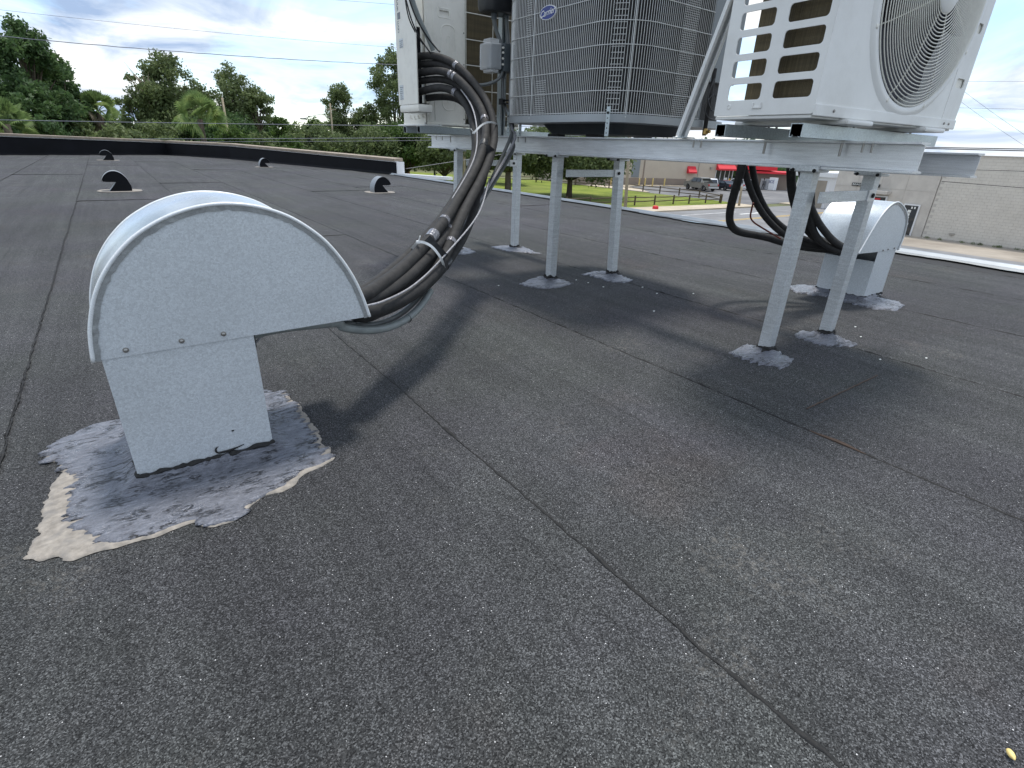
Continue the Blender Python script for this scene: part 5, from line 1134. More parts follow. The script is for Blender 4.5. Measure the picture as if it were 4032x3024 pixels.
# middle group
MG = [('small_tree','small bright tree under the pale clouds, left of the lamp pole',17.4,73,2.7,2.0,-3,'leaflight'),('small_tree','small pointed dark tree right of the thin second pole',14.4,66,2.4,.7,-3,'leafdark'),
('small_tree','rounded bright tree just left of the lamp pole',22.6,76.4,2.8,2.3,-3,'leaflight'),('oak_tree','taller grey green oak right of the lamp pole',28.3,80,7.2,2.6,-2,'leafmid'),
('oak_tree','tall oak half hidden by the left condenser',33.4,74.8,11.4,3.1,-1,'leafmid'),('oak_tree','oak between the lamp pole oak and the left condenser',31.0,78,5.0,2.0,-1,'leafmid'),
('small_tree','broad low green tree behind the right end of the parapet, nearer left',18.3,60,2.0,3.2,-4,'leafmid'),('small_tree','broad low green tree behind the right end of the parapet, middle',23.3,58.5,2.2,3.0,-4,'leafmid'),
('small_tree','broad green tree above the right end of the parapet',26.9,58,2.4,3.0,-3.0,'leaflight'),('oak_tree','green oak just beneath the left end of the platform beam',29.6,54,2.3,2.9,-2.6,'leafmid'),
('oak_tree','dark oak behind the leftmost platform post',34.4,57,1.6,2.9,-2.8,'leafmid')]
for i, (nm, lab, x, y, tp_, hw, bt_, m_) in enumerate(MG): T_(nm, lab, x, y, tp_, hw, bt_, m_, 60+i, ncl=30, dens=230, size=.17, hole=.2 if i in (3,4,5) else 0)
T_('oak_tree','leaning oak with a thick trunk right of the cable bundle', 35.6,50.6, 1.9,3.0,-2.0,'leafmid',81, ncl=28, trunk=.36, size=.22)
T_('oak_tree','broad live oak on the lawn with its trunk between two middle platform posts', 44.3,50.2, 3.0,5.6,-2.9,'leafmid',82, ncl=64, dens=170, trunk=.34, size=.19, flat=True)
T_('small_tree','distant green tree beyond the lawn left of the live oak', 49,70, .4,3.4,-3,'leaflight',83, ncl=20, dens=90, size=.28)
T_('small_tree','distant green tree beyond the road end of the lawn', 41,78, .9,4.2,-3,'leafmid',84, ncl=24, dens=80, size=.28)
T_('oak_tree','distant dark tree behind the canopy roof', 97,60, -.2,2.6,-3,'leafdark',85, ncl=16, dens=90, size=.3)
# far wood that closes the horizon
cl = []
rw = random.Random(5)
for i in range(150):
    a = math.radians(28+72*i/150); d = rw.uniform(125, 160); cl.append((math.cos(a)*d, math.sin(a)*d, rw.uniform(-3.5, .2), rw.uniform(3.5, 6), rw.uniform(2, 3.2)))
me = leaf_mesh('far_wood', cl, 7, .9, 'leafdark', 99); o = bpy.data.objects.new('far_wood', me); COL.objects.link(o); o['kind'] = 'stuff'; tag(o, 'far belt of trees that closes the horizon', 'wood')
# palms
def palm(x, y, zc, r, label, seed, green='palm', skirt=True, ht=None):
    t = thing('palm_tree', label, 'palm tree', (x, y, GZ), 0, 'palm trees behind the parapet'); r2 = random.Random(seed); h = zc-GZ
    mb = MB(); mb.tube([(0,0,0),(.03,0,h*.5),(0,0,h)], [.2,.17,.16], 9); build('trunk', mb, 'bark', t, smooth=True, local=True)
    for k in range(46):
        az_ = r2.uniform(0, 2*math.pi); el = math.radians(r2.uniform(-22, 88)); L_ = r*r2.uniform(.5, .62)
        d = Vector((math.cos(az_)*math.cos(el), math.sin(az_)*math.cos(el), math.sin(el))); p0 = Vector((0,0,h)); p1 = p0+d*L_; mb = MB()
        mb.tube([p0, p0+d*L_*.5+Vector((0,0,.03)), p1], .012, 4, cap=False)
        s = d.cross(Vector((0,0,1))); s = s.normalized() if s.length > .05 else Vector((1,0,0)); s = Matrix.Rotation(r2.uniform(-1.2, 1.2), 3, d) @ s; nrm = s.cross(d)
        for q in range(15):
            an = math.radians(-78+156*q/14); dd = (d*math.cos(an)+s*math.sin(an)).normalized(); ln = r*.62*(1-.25*abs(an)/1.4)
            sag = Vector((0,0,-1))*ln*.35*(1-d.z*.6); w_ = dd.cross(nrm).normalized()*.034*r; m_ = p1+dd*ln*.6; e = p1+dd*ln*.9+sag*.6
            mb.add([p1, m_+w_, e, m_-w_], [(0,1,2,3)])
        build('frond', mb, green if el > -.25 or not skirt else ('palm' if k % 2 else 'deadpalm'), t, local=True)
    if skirt:
        mb = MB()
        for k in range(120):
            az_ = r2.uniform(0, 2*math.pi); z_ = h-r2.uniform(.1, r*.95); o_ = Vector((math.cos(az_)*.15, math.sin(az_)*.15, z_)); d = Vector((math.cos(az_)*r2.uniform(.3,.65)*r, math.sin(az_)*r2.uniform(.3,.65)*r, -r*r2.uniform(.2,.6))); w_ = Vector((-math.sin(az_), math.cos(az_), 0))*.05*r
            mb.add([o_, o_+d*.6+w_, o_+d, o_+d*.6-w_], [(0,1,2,3)])
        build('dead_skirt', mb, 'deadpalm', t, local=True)
palm(.3, 50, 1.9, 1.35, 'palm with a brown skirt of dead fronds, left of the middle trees', 5)
palm(5.41, 41.65, 1.6, 1.55, 'bright yellow green palm in front of the middle oaks', 6, skirt=False)
palm(-3.6, 37.9, .9, 1.2, 'pale palm cut by the left edge, low behind the parapet', 7, skirt=False)

# ================================================================== POLES AND WIRES
def pole(a, b, r, label, name='utility_pole', mat='pole', lamp=None):
    a = Vector(a); b = Vector(b); t = thing(name, label, 'utility pole', tuple(b), 0, 'utility poles beyond the roof'); mb = MB(); mb.tube([b, b.lerp(a, .5), a], [r*1.15, r, r*.85], 9); build('shaft', mb, mat, t, smooth=True)
    return t
def ext(a, b, z=GZ):  # extend a-b down to z
    a = Vector(a); b = Vector(b); k = (z-a.z)/(b.z-a.z); return tuple(a+(b-a)*k)
p1 = pole((8.18,49.33,3.3), (8.14,49.33,GZ), .085, 'leaning grey utility pole right of the bright palm')
p2 = pole((13.85,68.61,2.8), (13.84,68.62,GZ), .08, 'thin pale pole between the oaks and the small bright tree')
p3 = pole((23.55,71.2,4.6), (23.49,71.2,GZ), .11, 'tall wooden pole with a lamp arm left of the left condenser')
mb = MB(); mb.tube(spline([(23.5,71.2,3.0),(22.4,71.5,3.35),(20.9,72.0,2.95),(20.5,72.15,2.85)], .2), .03, 6); build('lamp_arm', mb, 'bolt', p3)
mb = MB(); mb.bbox((20.1,72.0,2.72),(20.9,72.3,2.86),.03); build('lamp_head', mb, 'greyplastic', p3)
mb = MB(); mb.box((22.9,71.15,3.9),(24.2,71.3,4.02)); build('cross_arm', mb, 'pole', p3)
pole((30.65,51.6,2.5), (30.62,51.59,GZ), .16, 'tan wooden pole behind the leftmost platform post')
pole((36.5,34.2,2.2), (36.73,33.93,GZ), .13, 'tan wooden pole behind the second back post of the platform')
pole((57.6,36.2,-2.6), (57.62,36.1,GZ+.1), .12, 'short grey wooden post by the pavement seen between the hanging pipes', name='wooden_post')
def wire(a, b, r, label, sag=.0, mat='cable', wob=0., k0=-.6, k1=1.6):
    a = Vector(a); b = Vector(b); d = b-a; P = []
    for i in range(61):
        t_ = k0+(k1-k0)*i/60; p = a+d*t_; p.z += sag*((t_-.5)**2-.25)+wob*math.sin(t_*70); P.append(p)
    t = thing('overhead_wire', label, 'wire', tuple(P[0]), 0, 'overhead wires'); mb = MB(); mb.tube(P, r, 5); build('strand', mb, mat, t, smooth=True)
M['dullwire'] = simple('dull_wire', (.16,.17,.21), .5)
wire((-1.956,29.936,4.686),(12.546,27.25,4.83), .006, 'thin upper overhead wire crossing the left sky', .3, 'dullwire')
wire((-1.897,25.93,3.432),(10.84,23.63,3.68), .012, 'thick wavy overhead cable crossing the left sky below the thin one', .35, 'dullwire', .006)
wire((-2.964,29.853,1.014),(13.93,26.57,1.53), .013, 'dark overhead cable crossing the tree crowns above the parapet', .1, 'dullwire')
wire((-.736,39.99,.304),(18.557,35.43,1.064), .016, 'low cable just above the parapet coping, upper one', .1, 'dullwire')
wire((4.644,39.73,.328),(18.55,35.44,.892), .012, 'low cable just above the parapet coping, lower one', .1, 'dullwire')
wire((9.48,26.35,6.12),(11.79,25.4,6.15), .006, 'thin wire at the top edge left of the left condenser', .0, 'dullwire', k0=-3, k1=4)
wire((42.908,13.56,1.522),(43.861,10.06,1.552), .030, 'black double cable just above the block building, upper', 0, 'cable', k0=-4, k1=5)
wire((42.915,13.54,1.444),(43.869,10.03,1.454), .030, 'black double cable just above the block building, lower', 0, 'cable', k0=-4, k1=5)
wire((66.65,21.39,7.527),(67.81,17.38,7.388), .012, 'faint wire in the right sky beside the fan unit, upper', 0, 'dullwire', k0=-3, k1=4)
wire((57.215,18.067,4.7),(58.27,14.30,4.567), .012, 'faint wire in the right sky beside the fan unit, lower', 0, 'dullwire', k0=-3, k1=4)
wire((75.88,25.34,8.34),(77.87,18.33,3.52), .014, 'faint slanting wire in the right sky, upper', .3, 'dullwire', k0=-.3, k1=1.5)
wire((75.838,25.468,7.475),(77.72,18.96,3.076), .014, 'faint slanting wire in the right sky, lower', .3, 'dullwire', k0=-.3, k1=1.5)
wire((46.32,12.575,.30),(46.877,10.32,.339), .02, 'black cable across the top of the block wall', 0, 'cable', k0=-3, k1=6)
wire((44.388,12.07,-.496),(44.988,9.596,-.563), .02, 'black cable across the middle of the block wall', 0, 'cable', k0=-.6, k1=6)
wire((8.47,18.118,-.073),(10.99,16.71,.414), .008, 'pale service cable rising from the roof end towards the platform', 0, 'greycable', k0=-.02, k1=2.2)

# ================================================================== FENCES
def fence(pts, label, h=.98):
    t = thing('rail_fence', label, 'fence', (pts[0][0], pts[0][1], GZ), 0, 'split rail fences round the lawn'); post0 = None
    for i, (x, y) in enumerate(pts):
        if post0 is None:
            mb = MB(); mb.bbox((-.07,-.06,0),(.07,.06,h),.015); mb.v = [(v[0]+x, v[1]+y, v[2]+GZ+.1) for v in mb.v]; post0 = build('post', mb, 'rail', t); base = (x, y)
        else: share('post', post0, t, Matrix.Translation((x-base[0]+pts[0][0], y-base[1]+pts[0][1], GZ)) @ Matrix.Identity(4))
    for a, b in zip(pts[:-1], pts[1:]):
        for z in (.40, .80):
            j = rnd.uniform(-.05, .05); mb = MB(); mb.tube([(a[0],a[1],GZ+.1+z+j),((a[0]+b[0])/2,(a[1]+b[1])/2,GZ+.08+z),(b[0],b[1],GZ+.1+z-j)], [.045,.055,.045], 6); build('rail', mb, 'rail', t)
fence([(36.5,41.6),(39.4,41.3),(42.35,40.95),(45.3,40.64),(48.2,40.39),(51.03,40.1),(53.39,39.78),(56.35,39.69),(58.69,39.2)], 'nearer split rail fence along the pavement edge of the lawn')
fence([(58.69,39.4),(62.14,44.89),(61.89,47.91),(61.62,50.99),(61.48,53.92),(61.3,57),(61.0,60.2),(60.5,63.4),(60,66.6),(59,69.8),(57,73),(53,75),(49,76),(45,77)], 'farther split rail fence between the lawn and the car park')

# ================================================================== BUILDINGS
# store
ST = thing('store_building', 'beige store with taupe base band and red awnings across the car park', 'building', (82,62,GZ))
def wallprism(pts, z0_, z1_, mat, name, par, grow=0.):
    mb = MB(); mb.prism(pts, (0,0,z0_), (1,0,0), (0,1,0), (0,0,z1_-z0_)); return build(name, mb, mat, par)
fp = [(60,67.0),(76.2,64.15),(88.2,57.6),(99,74),(66,84)]
wallprism(fp, GZ, -.35, 'store', 'wall', ST); wallprism([(p[0]+(p[0]-80)*.004, p[1]+(p[1]-69)*.012) for p in fp], -.35, -.05, 'whitemetal', 'roof_trim', ST)
def onwall(a, b, s0, s1, z0_, z1_, out, depth, mat, name, par, lab=None):
    a = Vector((a[0], a[1], 0)); b = Vector((b[0], b[1], 0)); d = (b-a).normalized(); n_ = Vector((d.y, -d.x, 0)); o_ = a+d*s0+n_*out
    mb = MB(); mb.add([o_+Vector((0,0,z0_)), o_+d*(s1-s0)+Vector((0,0,z0_)), o_+d*(s1-s0)-n_*depth+Vector((0,0,z0_)), o_-n_*depth+Vector((0,0,z0_)), o_+Vector((0,0,z1_)), o_+d*(s1-s0)+Vector((0,0,z1_)), o_+d*(s1-s0)-n_*depth+Vector((0,0,z1_)), o_-n_*depth+Vector((0,0,z1_))], [(0,3,2,1),(4,5,6,7),(0,1,5,4),(1,2,6,5),(2,3,7,6),(3,0,4,7)]); return build(name, mb, mat, par, label=lab)
A_, B_, C__ = (60,67.0), (76.2,64.15), (88.2,57.6)
onwall(A_, B_, 0, 16.4, GZ, -3.6, .06, .05, 'storebase', 'base_band', ST); onwall(B_, C__, .0, 5.3, GZ, -3.6, .06, .05, 'storebase', 'base_band', ST); onwall(B_, C__, 6.6, 10.2, GZ, -3.6, .06, .05, 'storebase', 'base_band', ST)
onwall(A_, B_, 11.0, 12.6, -3.5, -.35, .05, .04, 'greyenamel', 'panel', ST, 'grey blue recessed panel'); onwall(A_, B_, 13.4, 13.6, GZ, -.35, .1, .09, 'storebase', 'downpipe', ST)
onwall(B_, C__, 5.35, 6.5, GZ, -2.6, .08, .06, 'store', 'door', ST); onwall(B_, C__, 7.2, 7.28, -3.6, -.35, .05, .04, 'storebase', 'wall_joint', ST)
for s in (9.3, ): onwall(B_, C__, s, s+.3, -1.9, -1.6, .3, .3, 'bolt', 'wall_light', ST)
def awning(a, b, s0, s1, zt_, zb2, out, label):
    a = Vector((a[0], a[1], 0)); b = Vector((b[0], b[1], 0)); d = (b-a).normalized(); n_ = Vector((d.y, -d.x, 0)); p = a+d*s0; q = a+d*s1; Z_ = lambda v, z, o=0: v+n_*o+Vector((0,0,z))
    mb = MB(); mb.add([Z_(p,zt_,.03), Z_(q,zt_,.03), Z_(q,zb2+.25,out), Z_(p,zb2+.25,out), Z_(p,zb2,.03), Z_(q,zb2,.03), Z_(q,zb2,out), Z_(p,zb2,out)], [(0,1,2,3),(3,2,6,7),(0,3,7,4),(1,5,6,2),(4,7,6,5),(0,4,5,1)])
    return build('awning', mb, 'red', ST, label=label)
awning(B_, C__, 5.2, 6.65, -1.55, -2.65, 1.0, 'small red awning over a side door'); awning(B_, C__, 10.4, 13.6, -.9, -2.0, 1.1, 'wide red awning over the shop front')
onwall(B_, C__, 10.5, 13.5, GZ+.4, -2.0, .05, .04, 'glass', 'shop_window', ST)
for s in (10.45, 11.3, 12.1, 12.9, 13.5): onwall(B_, C__, s, s+.09, GZ+.1, -2.0, .1, .05, 'whitemetal', 'window_frame', ST)
onwall(B_, C__, 12.2, 12.7, GZ+.9, GZ+1.6, .09, .02, 'paper', 'poster', ST); onwall(B_, C__, 12.95, 13.35, GZ+.8, GZ+1.5, .09, .02, 'yellow', 'poster', ST)
onwall(B_, C__, 10.3, 13.6, GZ, GZ+.4, .12, .1, 'red', 'window_base', ST)
# canopy and shelter
CN = thing('canopy_building', 'low brown building with a red fascia behind the parked cars', 'building', (92,54,GZ))
cA, cB = (89.2,56.6), (94.6,49.5)
onwall(cA, cB, 0, 7.6, GZ, -2.3, .0, 7, 'storebase', 'wall', CN); onwall(cA, cB, -.6, 5.4, -1.75, -1.1, .7, 8, 'red', 'fascia', CN); onwall(cA, cB, -.3, 8.6, -2.25, -1.95, 1.2, 8, 'red', 'fascia', CN); onwall(cA, cB, -.6, 5.4, -1.1, -1.0, .6, 8, 'whitemetal', 'roof', CN)
for s in (.9, ):
    p = Vector((cA[0], cA[1], 0))+(Vector((cB[0], cB[1], 0))-Vector((cA[0], cA[1], 0))).normalized()*s; mb = MB(); mb.tube([(p.x-1.2,p.y-.8,GZ),(p.x-1.2,p.y-.8,-1.9)], .18, 10); build('column', mb, 'copper', CN)
IC = thing('ice_box', 'white outdoor ice freezer beside the low brown building', 'ice freezer', (90.9,51.9,GZ))
mb = MB(); mb.bbox((90.2,52.0,GZ+.05),(91.3,53.4,GZ+1.75),.04); build('cabinet', mb, 'silverpaint', IC); mb = MB(); mb.bbox((90.3,50.9,GZ+.05),(91.2,51.95,GZ+2.0),.03); build('front_panel', mb, 'whitepaint', IC)
mb = text_mb('ICE', .62, frame((90.27,51.45,GZ+1.35),(0,-1,0),(0,0,1)), .01); build('lettering', mb, 'badge', IC)
# white building
WB = thing('white_building', 'small white building with a pale door panel beyond the nearest platform post', 'building', (70,34,GZ))
mb = MB(); mb.box((67.0,31.2,GZ),(78,35.0,-1.45)); build('wall', mb, 'whitemetal', WB); mb = MB(); mb.bbox((66.7,30.9,-1.44),(78.3,35.3,-.93),.05); build('roof', mb, 'whitemetal', WB)
for k, (a, b) in enumerate(((31.5,33.1),(33.3,34.8))): mb = MB(); mb.box((66.95,a,GZ),(66.99,b,-1.8)); build('door_panel', mb, 'sandlot', WB)
# block building
BB = thing('block_building', 'long painted block building with a glazed door at the right edge', 'building', (51,8,GZ))
mb = MB(); mb.box((51.012,-28,GZ),(75,15.78,1.13)); build('wall', mb, 'mortar', BB); mb = MB(); mb.box((51.0,15.82,GZ),(75,23.25,1.13)); build('plaster_wall', mb, 'plaster', BB)
mb = MB(); mb.box((50.93,-28.1,1.132),(75.1,23.35,1.2)); build('parapet_cap', mb, 'mortar', BB)
mb = MB(); bwid, bh = .406, .2032; mb.bbox((-.06,-bwid/2+.007,-bh/2+.007),(.03,bwid/2-.007,bh/2-.007),.004)
mb0 = MB(); mb0.box((0,-bwid/2+.006,-bh/2+.006),(.014,bwid/2-.006,bh/2-.006))
src = None; rest = MB(); cnt = 0; cells = []
for r in range(29):
    for c in range(-6, 62):
        y = 15.72-bwid*(c+.5)-(bwid/2 if r % 2 else 0); z = GZ+.1+bh*(r+.5)
        if y-bwid/2 < -6 or y+bwid/2 > 15.78: continue
        cells.append((abs(y-12.2)+abs(z+1.9)*.9, y, z))
cells.sort()
for i, (_, y, z) in enumerate(cells):
    jx = 51.0+.004*fnoise(y*3, z*3)
    if i < 300:
        if src is None: src = build('block', mb0, 'block', BB, local=True); src.matrix_local = wm(BB).inverted() @ Matrix.Translation((jx, y, z))
        else: share('block', src, BB, Matrix.Translation((jx, y, z)))
    else: rest.box((jx,y-bwid/2+.006,z-bh/2+.006),(jx+.014,y+bwid/2-.006,z+bh/2-.006))
build('block_course', rest, 'block', BB, kind='stuff')
for y in (17.9, 19.7, 21.5): mb = MB(); mb.box((50.985,y-.015,GZ),(50.999,y+.015,1.1)); build('panel_joint', mb, 'mortar', BB)
mb = MB(); mb.box((50.985,15.9,-1.45),(50.998,23.2,-1.42)); build('panel_joint', mb, 'mortar', BB)
DR = MB(); DR.box((50.9,16.5,GZ+.05),(50.97,17.62,-2.42)); build('door_frame', DR, 'whitemetal', BB)
gl = MB(); gl.box((50.87,16.6,GZ+.08),(50.895,17.52,-2.52)); dg = build('door_glass', gl, 'glass', BB)
mb = MB(); mb.box((50.855,16.6,-3.75),(50.868,17.52,-3.67)); build('door_bar', mb, 'blackplastic', BB)
for (a, b, c, d) in ((17.0,17.22,-3.05,-2.85),(17.02,17.2,-3.3,-3.1),(17.0,17.22,-3.6,-3.35),(16.9,17.25,-4.0,-3.82),(16.95,17.2,-4.3,-4.05),(17.3,17.4,-3.2,-3.05),(16.75,16.85,-2.75,-2.6),(16.95,17.05,-2.75,-2.6)):
    mb = MB(); mb.box((50.86,a,c),(50.867,b,d)); build('door_notice', mb, 'paper', BB)
mb = MB(); mb.box((50.9,18.95,GZ+.05),(50.97,20.35,-2.0)); build('entrance_frame', mb, 'whitemetal', BB); mb = MB(); mb.box((50.87,19.05,GZ+.08),(50.895,20.25,-2.1)); build('entrance_glass', mb, 'glass', BB)
mb = MB(); mb.box((50.86,19.4,-2.32),(50.867,19.95,-2.2)); build('entrance_notice', mb, 'red', BB)
mb = MB(); mb.bbox((50.2,18.8,-1.86),(50.97,20.6,-1.6),.03); build('entrance_hood', mb, 'plaster', BB)
mb = MB(); mb.bbox((50.9,19.75,-1.40),(50.98,21.9,-1.16),.01); build('sign_board', mb, 'navy', BB)
mb = text_mb('BEAUTY SUPPLY', .205, frame((50.893,20.82,-1.28),(0,-1,0),(0,0,1)), .003); mx = max(v[1] for v in mb.v); mn = min(v[1] for v in mb.v); k_ = 2.0/(mx-mn); mb.v = [(v[0], 20.825+(v[1]-(mx+mn)/2)*k_, v[2]) for v in mb.v]; build('sign_lettering', mb, 'paper', BB)
mb = MB(); mb.bbox((50.9,13.75,-4.35),(50.99,14.05,-4.2),.01); build('wall_vent', mb, 'bolt', BB)
# weeds at the foot of the wall
wd = [(50.85-.1*rnd.random(), rnd.uniform(4, 16), GZ+.08, .16, .10) for _ in range(14)]; me = leaf_mesh('weeds', wd, 20, .035, 'leafmid', 3); o = bpy.data.objects.new('weeds', me); COL.objects.link(o); o['kind'] = 'stuff'; tag(o, 'thin weeds along the foot of the block wall', 'weeds')
# red house among trees
RH = thing('red_house', 'small red brick house glimpsed between tree trunks beyond the parapet end', 'building', (20,62,GZ))
mb = MB(); mb.box((24.5,72,GZ),(34,79,-2.4)); build('wall', mb, 'brickred' if 'brickred' in M else 'copper', RH); mb = MB(); mb.prism([(24,-2.4),(34.5,-2.4),(29.2,-.9)], (0,71.5,0), (1,0,0), (0,0,1), (0,8,0)); build('roof', mb, 'storebase', RH)

# ================================================================== VEHICLES
def car(name, label, x, y, rz, paint, kind='sedan', cat='car', grp='cars parked at the store'):
    t = thing(name, label, cat, (x, y, GZ+.05), rz, grp)
    if kind == 'pickup':
        Lc, Wc = 5.8, 2.0; prof = [(-2.85,.55),(-2.9,.85),(-2.84,1.2),(-1.05,1.22),(-1.0,1.22),(-.98,1.82),(-.75,1.90),(.72,1.90),(1.0,1.82),(1.55,1.30),(2.65,1.20),(2.85,1.05),(2.9,.6),(2.8,.42),(-2.7,.45)]
        wx = (-1.85, 1.85); wr = .41; win = [[(-.86,1.28),(-.84,1.76),(-.05,1.80),(-.05,1.28)],[(.05,1.28),(.05,1.80),(.70,1.80),(1.22,1.32),(1.22,1.28)]]; bed = True
    elif kind == 'suv':
        Lc, Wc = 4.6, 1.85; prof = [(-2.25,.5),(-2.3,.9),(-2.15,1.6),(-1.9,1.70),(.55,1.70),(.8,1.62),(1.35,1.12),(2.15,1.0),(2.3,.8),(2.3,.5),(2.1,.32),(-2.1,.34)]
        wx = (-1.35, 1.4); wr = .36; win = [[(-2.0,1.12),(-1.85,1.56),(-1.05,1.60),(-1.05,1.10)],[(-.95,1.10),(-.95,1.60),(-.1,1.60),(-.1,1.08)],[(0,1.08),(0,1.60),(.6,1.58),(1.08,1.12)]]; bed = False
    else:
        Lc, Wc = 4.8, 1.82; prof = [(-2.35,.5),(-2.4,.85),(-2.3,1.02),(-1.65,1.08),(-.95,1.42),(-.5,1.48),(.35,1.47),(.65,1.38),(1.35,.98),(2.2,.86),(2.4,.68),(2.38,.4),(2.2,.3),(-2.2,.32)]
        wx = (-1.4, 1.45); wr = .34; win = [[(-1.35,1.08),(-.9,1.36),(-.35,1.42),(-.35,1.06)],[(-.25,1.06),(-.25,1.42),(.35,1.41),(.62,1.32),(1.05,1.02)]]; bed = False
    def arch(P):
        out = []
        for i, p in enumerate(P):
            out.append(p)
        base = [q for q in P if q[1] < .5]; return P
    # body profile with wheel arches
    lo = min(p[1] for p in prof); pr = [p for p in prof if p[1] > .5]; rear_b = [p for p in prof if p[1] <= .55][-1]; 
    bott = [(2.0 if kind != 'pickup' else 2.75, lo)]
    pts = [p for p in prof]
    order = prof[:-2] if False else prof
    body = [p for p in prof if not (p[1] < .5 and abs(p[0]) < 2.85)]
    arches = []
    for cx_ in sorted(wx, reverse=True):
        arches += [(cx_+wr*1.22, lo)]+[(cx_+wr*1.22*math.cos(a), wr+wr*1.22*math.sin(a)) for a in [math.radians(q) for q in range(0, 181, 20)]]+[(cx_-wr*1.22, lo)]
    front = max(p[0] for p in prof)-.12; rear = min(p[0] for p in prof)+.12
    body = body+[(front, lo)]+arches+[(rear, lo)]
    h = Wc/2; belt = 1.15 if kind != 'sedan' else 1.0
    def inset(p): return h-(max(0, p[1]-belt)*.28)-(.03 if p[1] < .6 else 0)
    n = len(body); mb = MB(); vs = [(p[0], -inset(p), p[1]) for p in body]+[(p[0], inset(p), p[1]) for p in body]
    # sides are ngons slightly non planar above the belt: split there
    fs = [(i, (i+1) % n, n+(i+1) % n, n+i) for i in range(n)]
    bm = bmesh.new(); bv = [bm.verts.new(v) for v in vs]
    for f in fs: bm.faces.new([bv[i] for i in f])
    f1 = bm.faces.new([bv[i] for i in range(n-1, -1, -1)]); f2 = bm.faces.new([bv[i] for i in range(n, 2*n)])
    bmesh.ops.triangulate(bm, faces=[f1, f2]); bmesh.ops.recalc_face_normals(bm, faces=bm.faces)
    me = bpy.data.meshes.new('body'); bm.to_mesh(me); bm.free(); me.materials.append(M[paint]); o = bpy.data.objects.new('body', me); COL.objects.link(o); o.parent = t
    for w_ in win:
        for s in (-1, 1):
            mb = MB(); mb.add([(p[0], s*(inset(p)+.035), p[1]) for p in w_]+[(p[0], s*(inset(p)-.01), p[1]) for p in w_], [tuple(range(len(w_))), tuple(range(2*len(w_)-1, len(w_)-1, -1))]); build('side_window', mb, 'glass', t, local=True)
    top = [p for p in prof if p[1] > belt+.1]
    fr = max((q for q in zip(prof[:-1], prof[1:]) if q[0][1] > q[1][1]+.3 and q[0][0] > 0), key=lambda q: q[0][1]-q[1][1]); a, b = fr
    nrm = Vector((b[1]-a[1], 0, -(b[0]-a[0]))).normalized(); nrm = -nrm if nrm.z < 0 else nrm
    def pane(a, b, nm):
        a2 = (a[0]+(b[0]-a[0])*.1, a[1]+(b[1]-a[1])*.1); b2 = (a[0]+(b[0]-a[0])*.92, a[1]+(b[1]-a[1])*.92); nn_ = Vector((-(b[1]-a[1]), 0, (b[0]-a[0]))).normalized(); nn_ = nn_ if nn_.z > 0 else -nn_; o_ = nn_*.008
        mb = MB(); mb.add([Vector((a2[0],-inset(a2)+.08,a2[1]))+o_, Vector((b2[0],-inset(b2)+.08,b2[1]))+o_, Vector((b2[0],inset(b2)-.08,b2[1]))+o_, Vector((a2[0],inset(a2)-.08,a2[1]))+o_], [(0,1,2,3)]); build(nm, mb, 'glass', t, local=True)
    pane(a, b, 'windscreen')
    rr2 = {'pickup': ((-.98,1.24),(-.98,1.82)), 'suv': ((-2.3,.95),(-2.15,1.58)), 'sedan': ((-1.65,1.08),(-.95,1.42))}[kind]
    a, b = rr2; mb = MB(); mb.add([(a[0]-.012,-h+.18,a[1]),(a[0]-.012,h-.18,a[1]),(b[0]-.012,h-.28,b[1]-.03),(b[0]-.012,-h+.28,b[1]-.03)], [(0,1,2,3)]); build('rear_window', mb, 'glass', t, local=True)
    for cx_ in wx:
        for s in (-1, 1):
            wt = thing_part('wheel', t, (cx_, s*(h-.12), wr)); mb = MB(); mb.lathe([(wr*.62,-.11),(wr*.92,-.11),(wr,-.08),(wr,.08),(wr*.92,.11),(wr*.62,.11)], (cx_, s*(h-.12), wr), (0,1,0), 20); tw = build('wheel', mb, 'tyre', t, local=True, smooth=True, auto=40)
            mb = MB(); mb.lathe([(.001,.0),(wr*.16,.02),(wr*.16,.0),(wr*.60,-.01),(wr*.63,.02)], (cx_, s*(h-.03), wr), (0,s,0), 16); rm = build('rim', mb, 'rim', tw, local=True, smooth=True, auto=30)
    for s in (-1, 1):
        z_ = .95 if kind == 'pickup' else .82
        mb = MB(); mb.bbox((-Lc/2-.02+(0 if kind != 'pickup' else 0), s*(h-.12)-.10, z_-.12),(-Lc/2+.12, s*(h-.12)+.11, z_+.12),.01); build('taillight', mb, 'taillight', t, local=True)
        mb = MB(); mb.bbox((Lc/2-.22, s*(h-.22)-.16, z_-.10),(Lc/2-.06, s*(h-.22)+.20, z_+.06),.02); build('headlight', mb, 'headlight', t, local=True)
        mb = MB(); mb.bbox((.95,s*(h+.08)-.09,belt+.02),(1.1,s*(h+.08)+.09,belt+.18),.02); build('mirror', mb, paint, t, local=True)
    if kind == 'pickup':
        mb = MB(); mb.box((-2.75,-.78,1.19),(-1.1,.78,1.235)); build('bed_floor', mb, 'membrane', t, local=True)
        mb = MB(); mb.bbox((-3.02,-.95,.48),(-2.86,.95,.66),.03); build('bumper', mb, 'rim', t, local=True)
        mb = MB(); mb.bbox((2.84,-.92,.48),(3.0,.92,.68),.03); build('bumper', mb, 'rim', t, local=True)
    return t
def thing_part(*a): return None
car('pickup_truck', 'grey crew cab pickup parked in front of the store wall', 75.1, 54.3, math.radians(77), 'truckpaint', 'pickup', 'pickup truck')
car('parked_car', 'white estate car with dark windows half hidden behind the pickup tail', 78.0, 55.9, math.radians(78), 'whitepaint', 'suv')
car('parked_car', 'dark sedan parked between the pickup and the hanging pipes', 80.6, 54.0, math.radians(76), 'blackpaint', 'sedan')
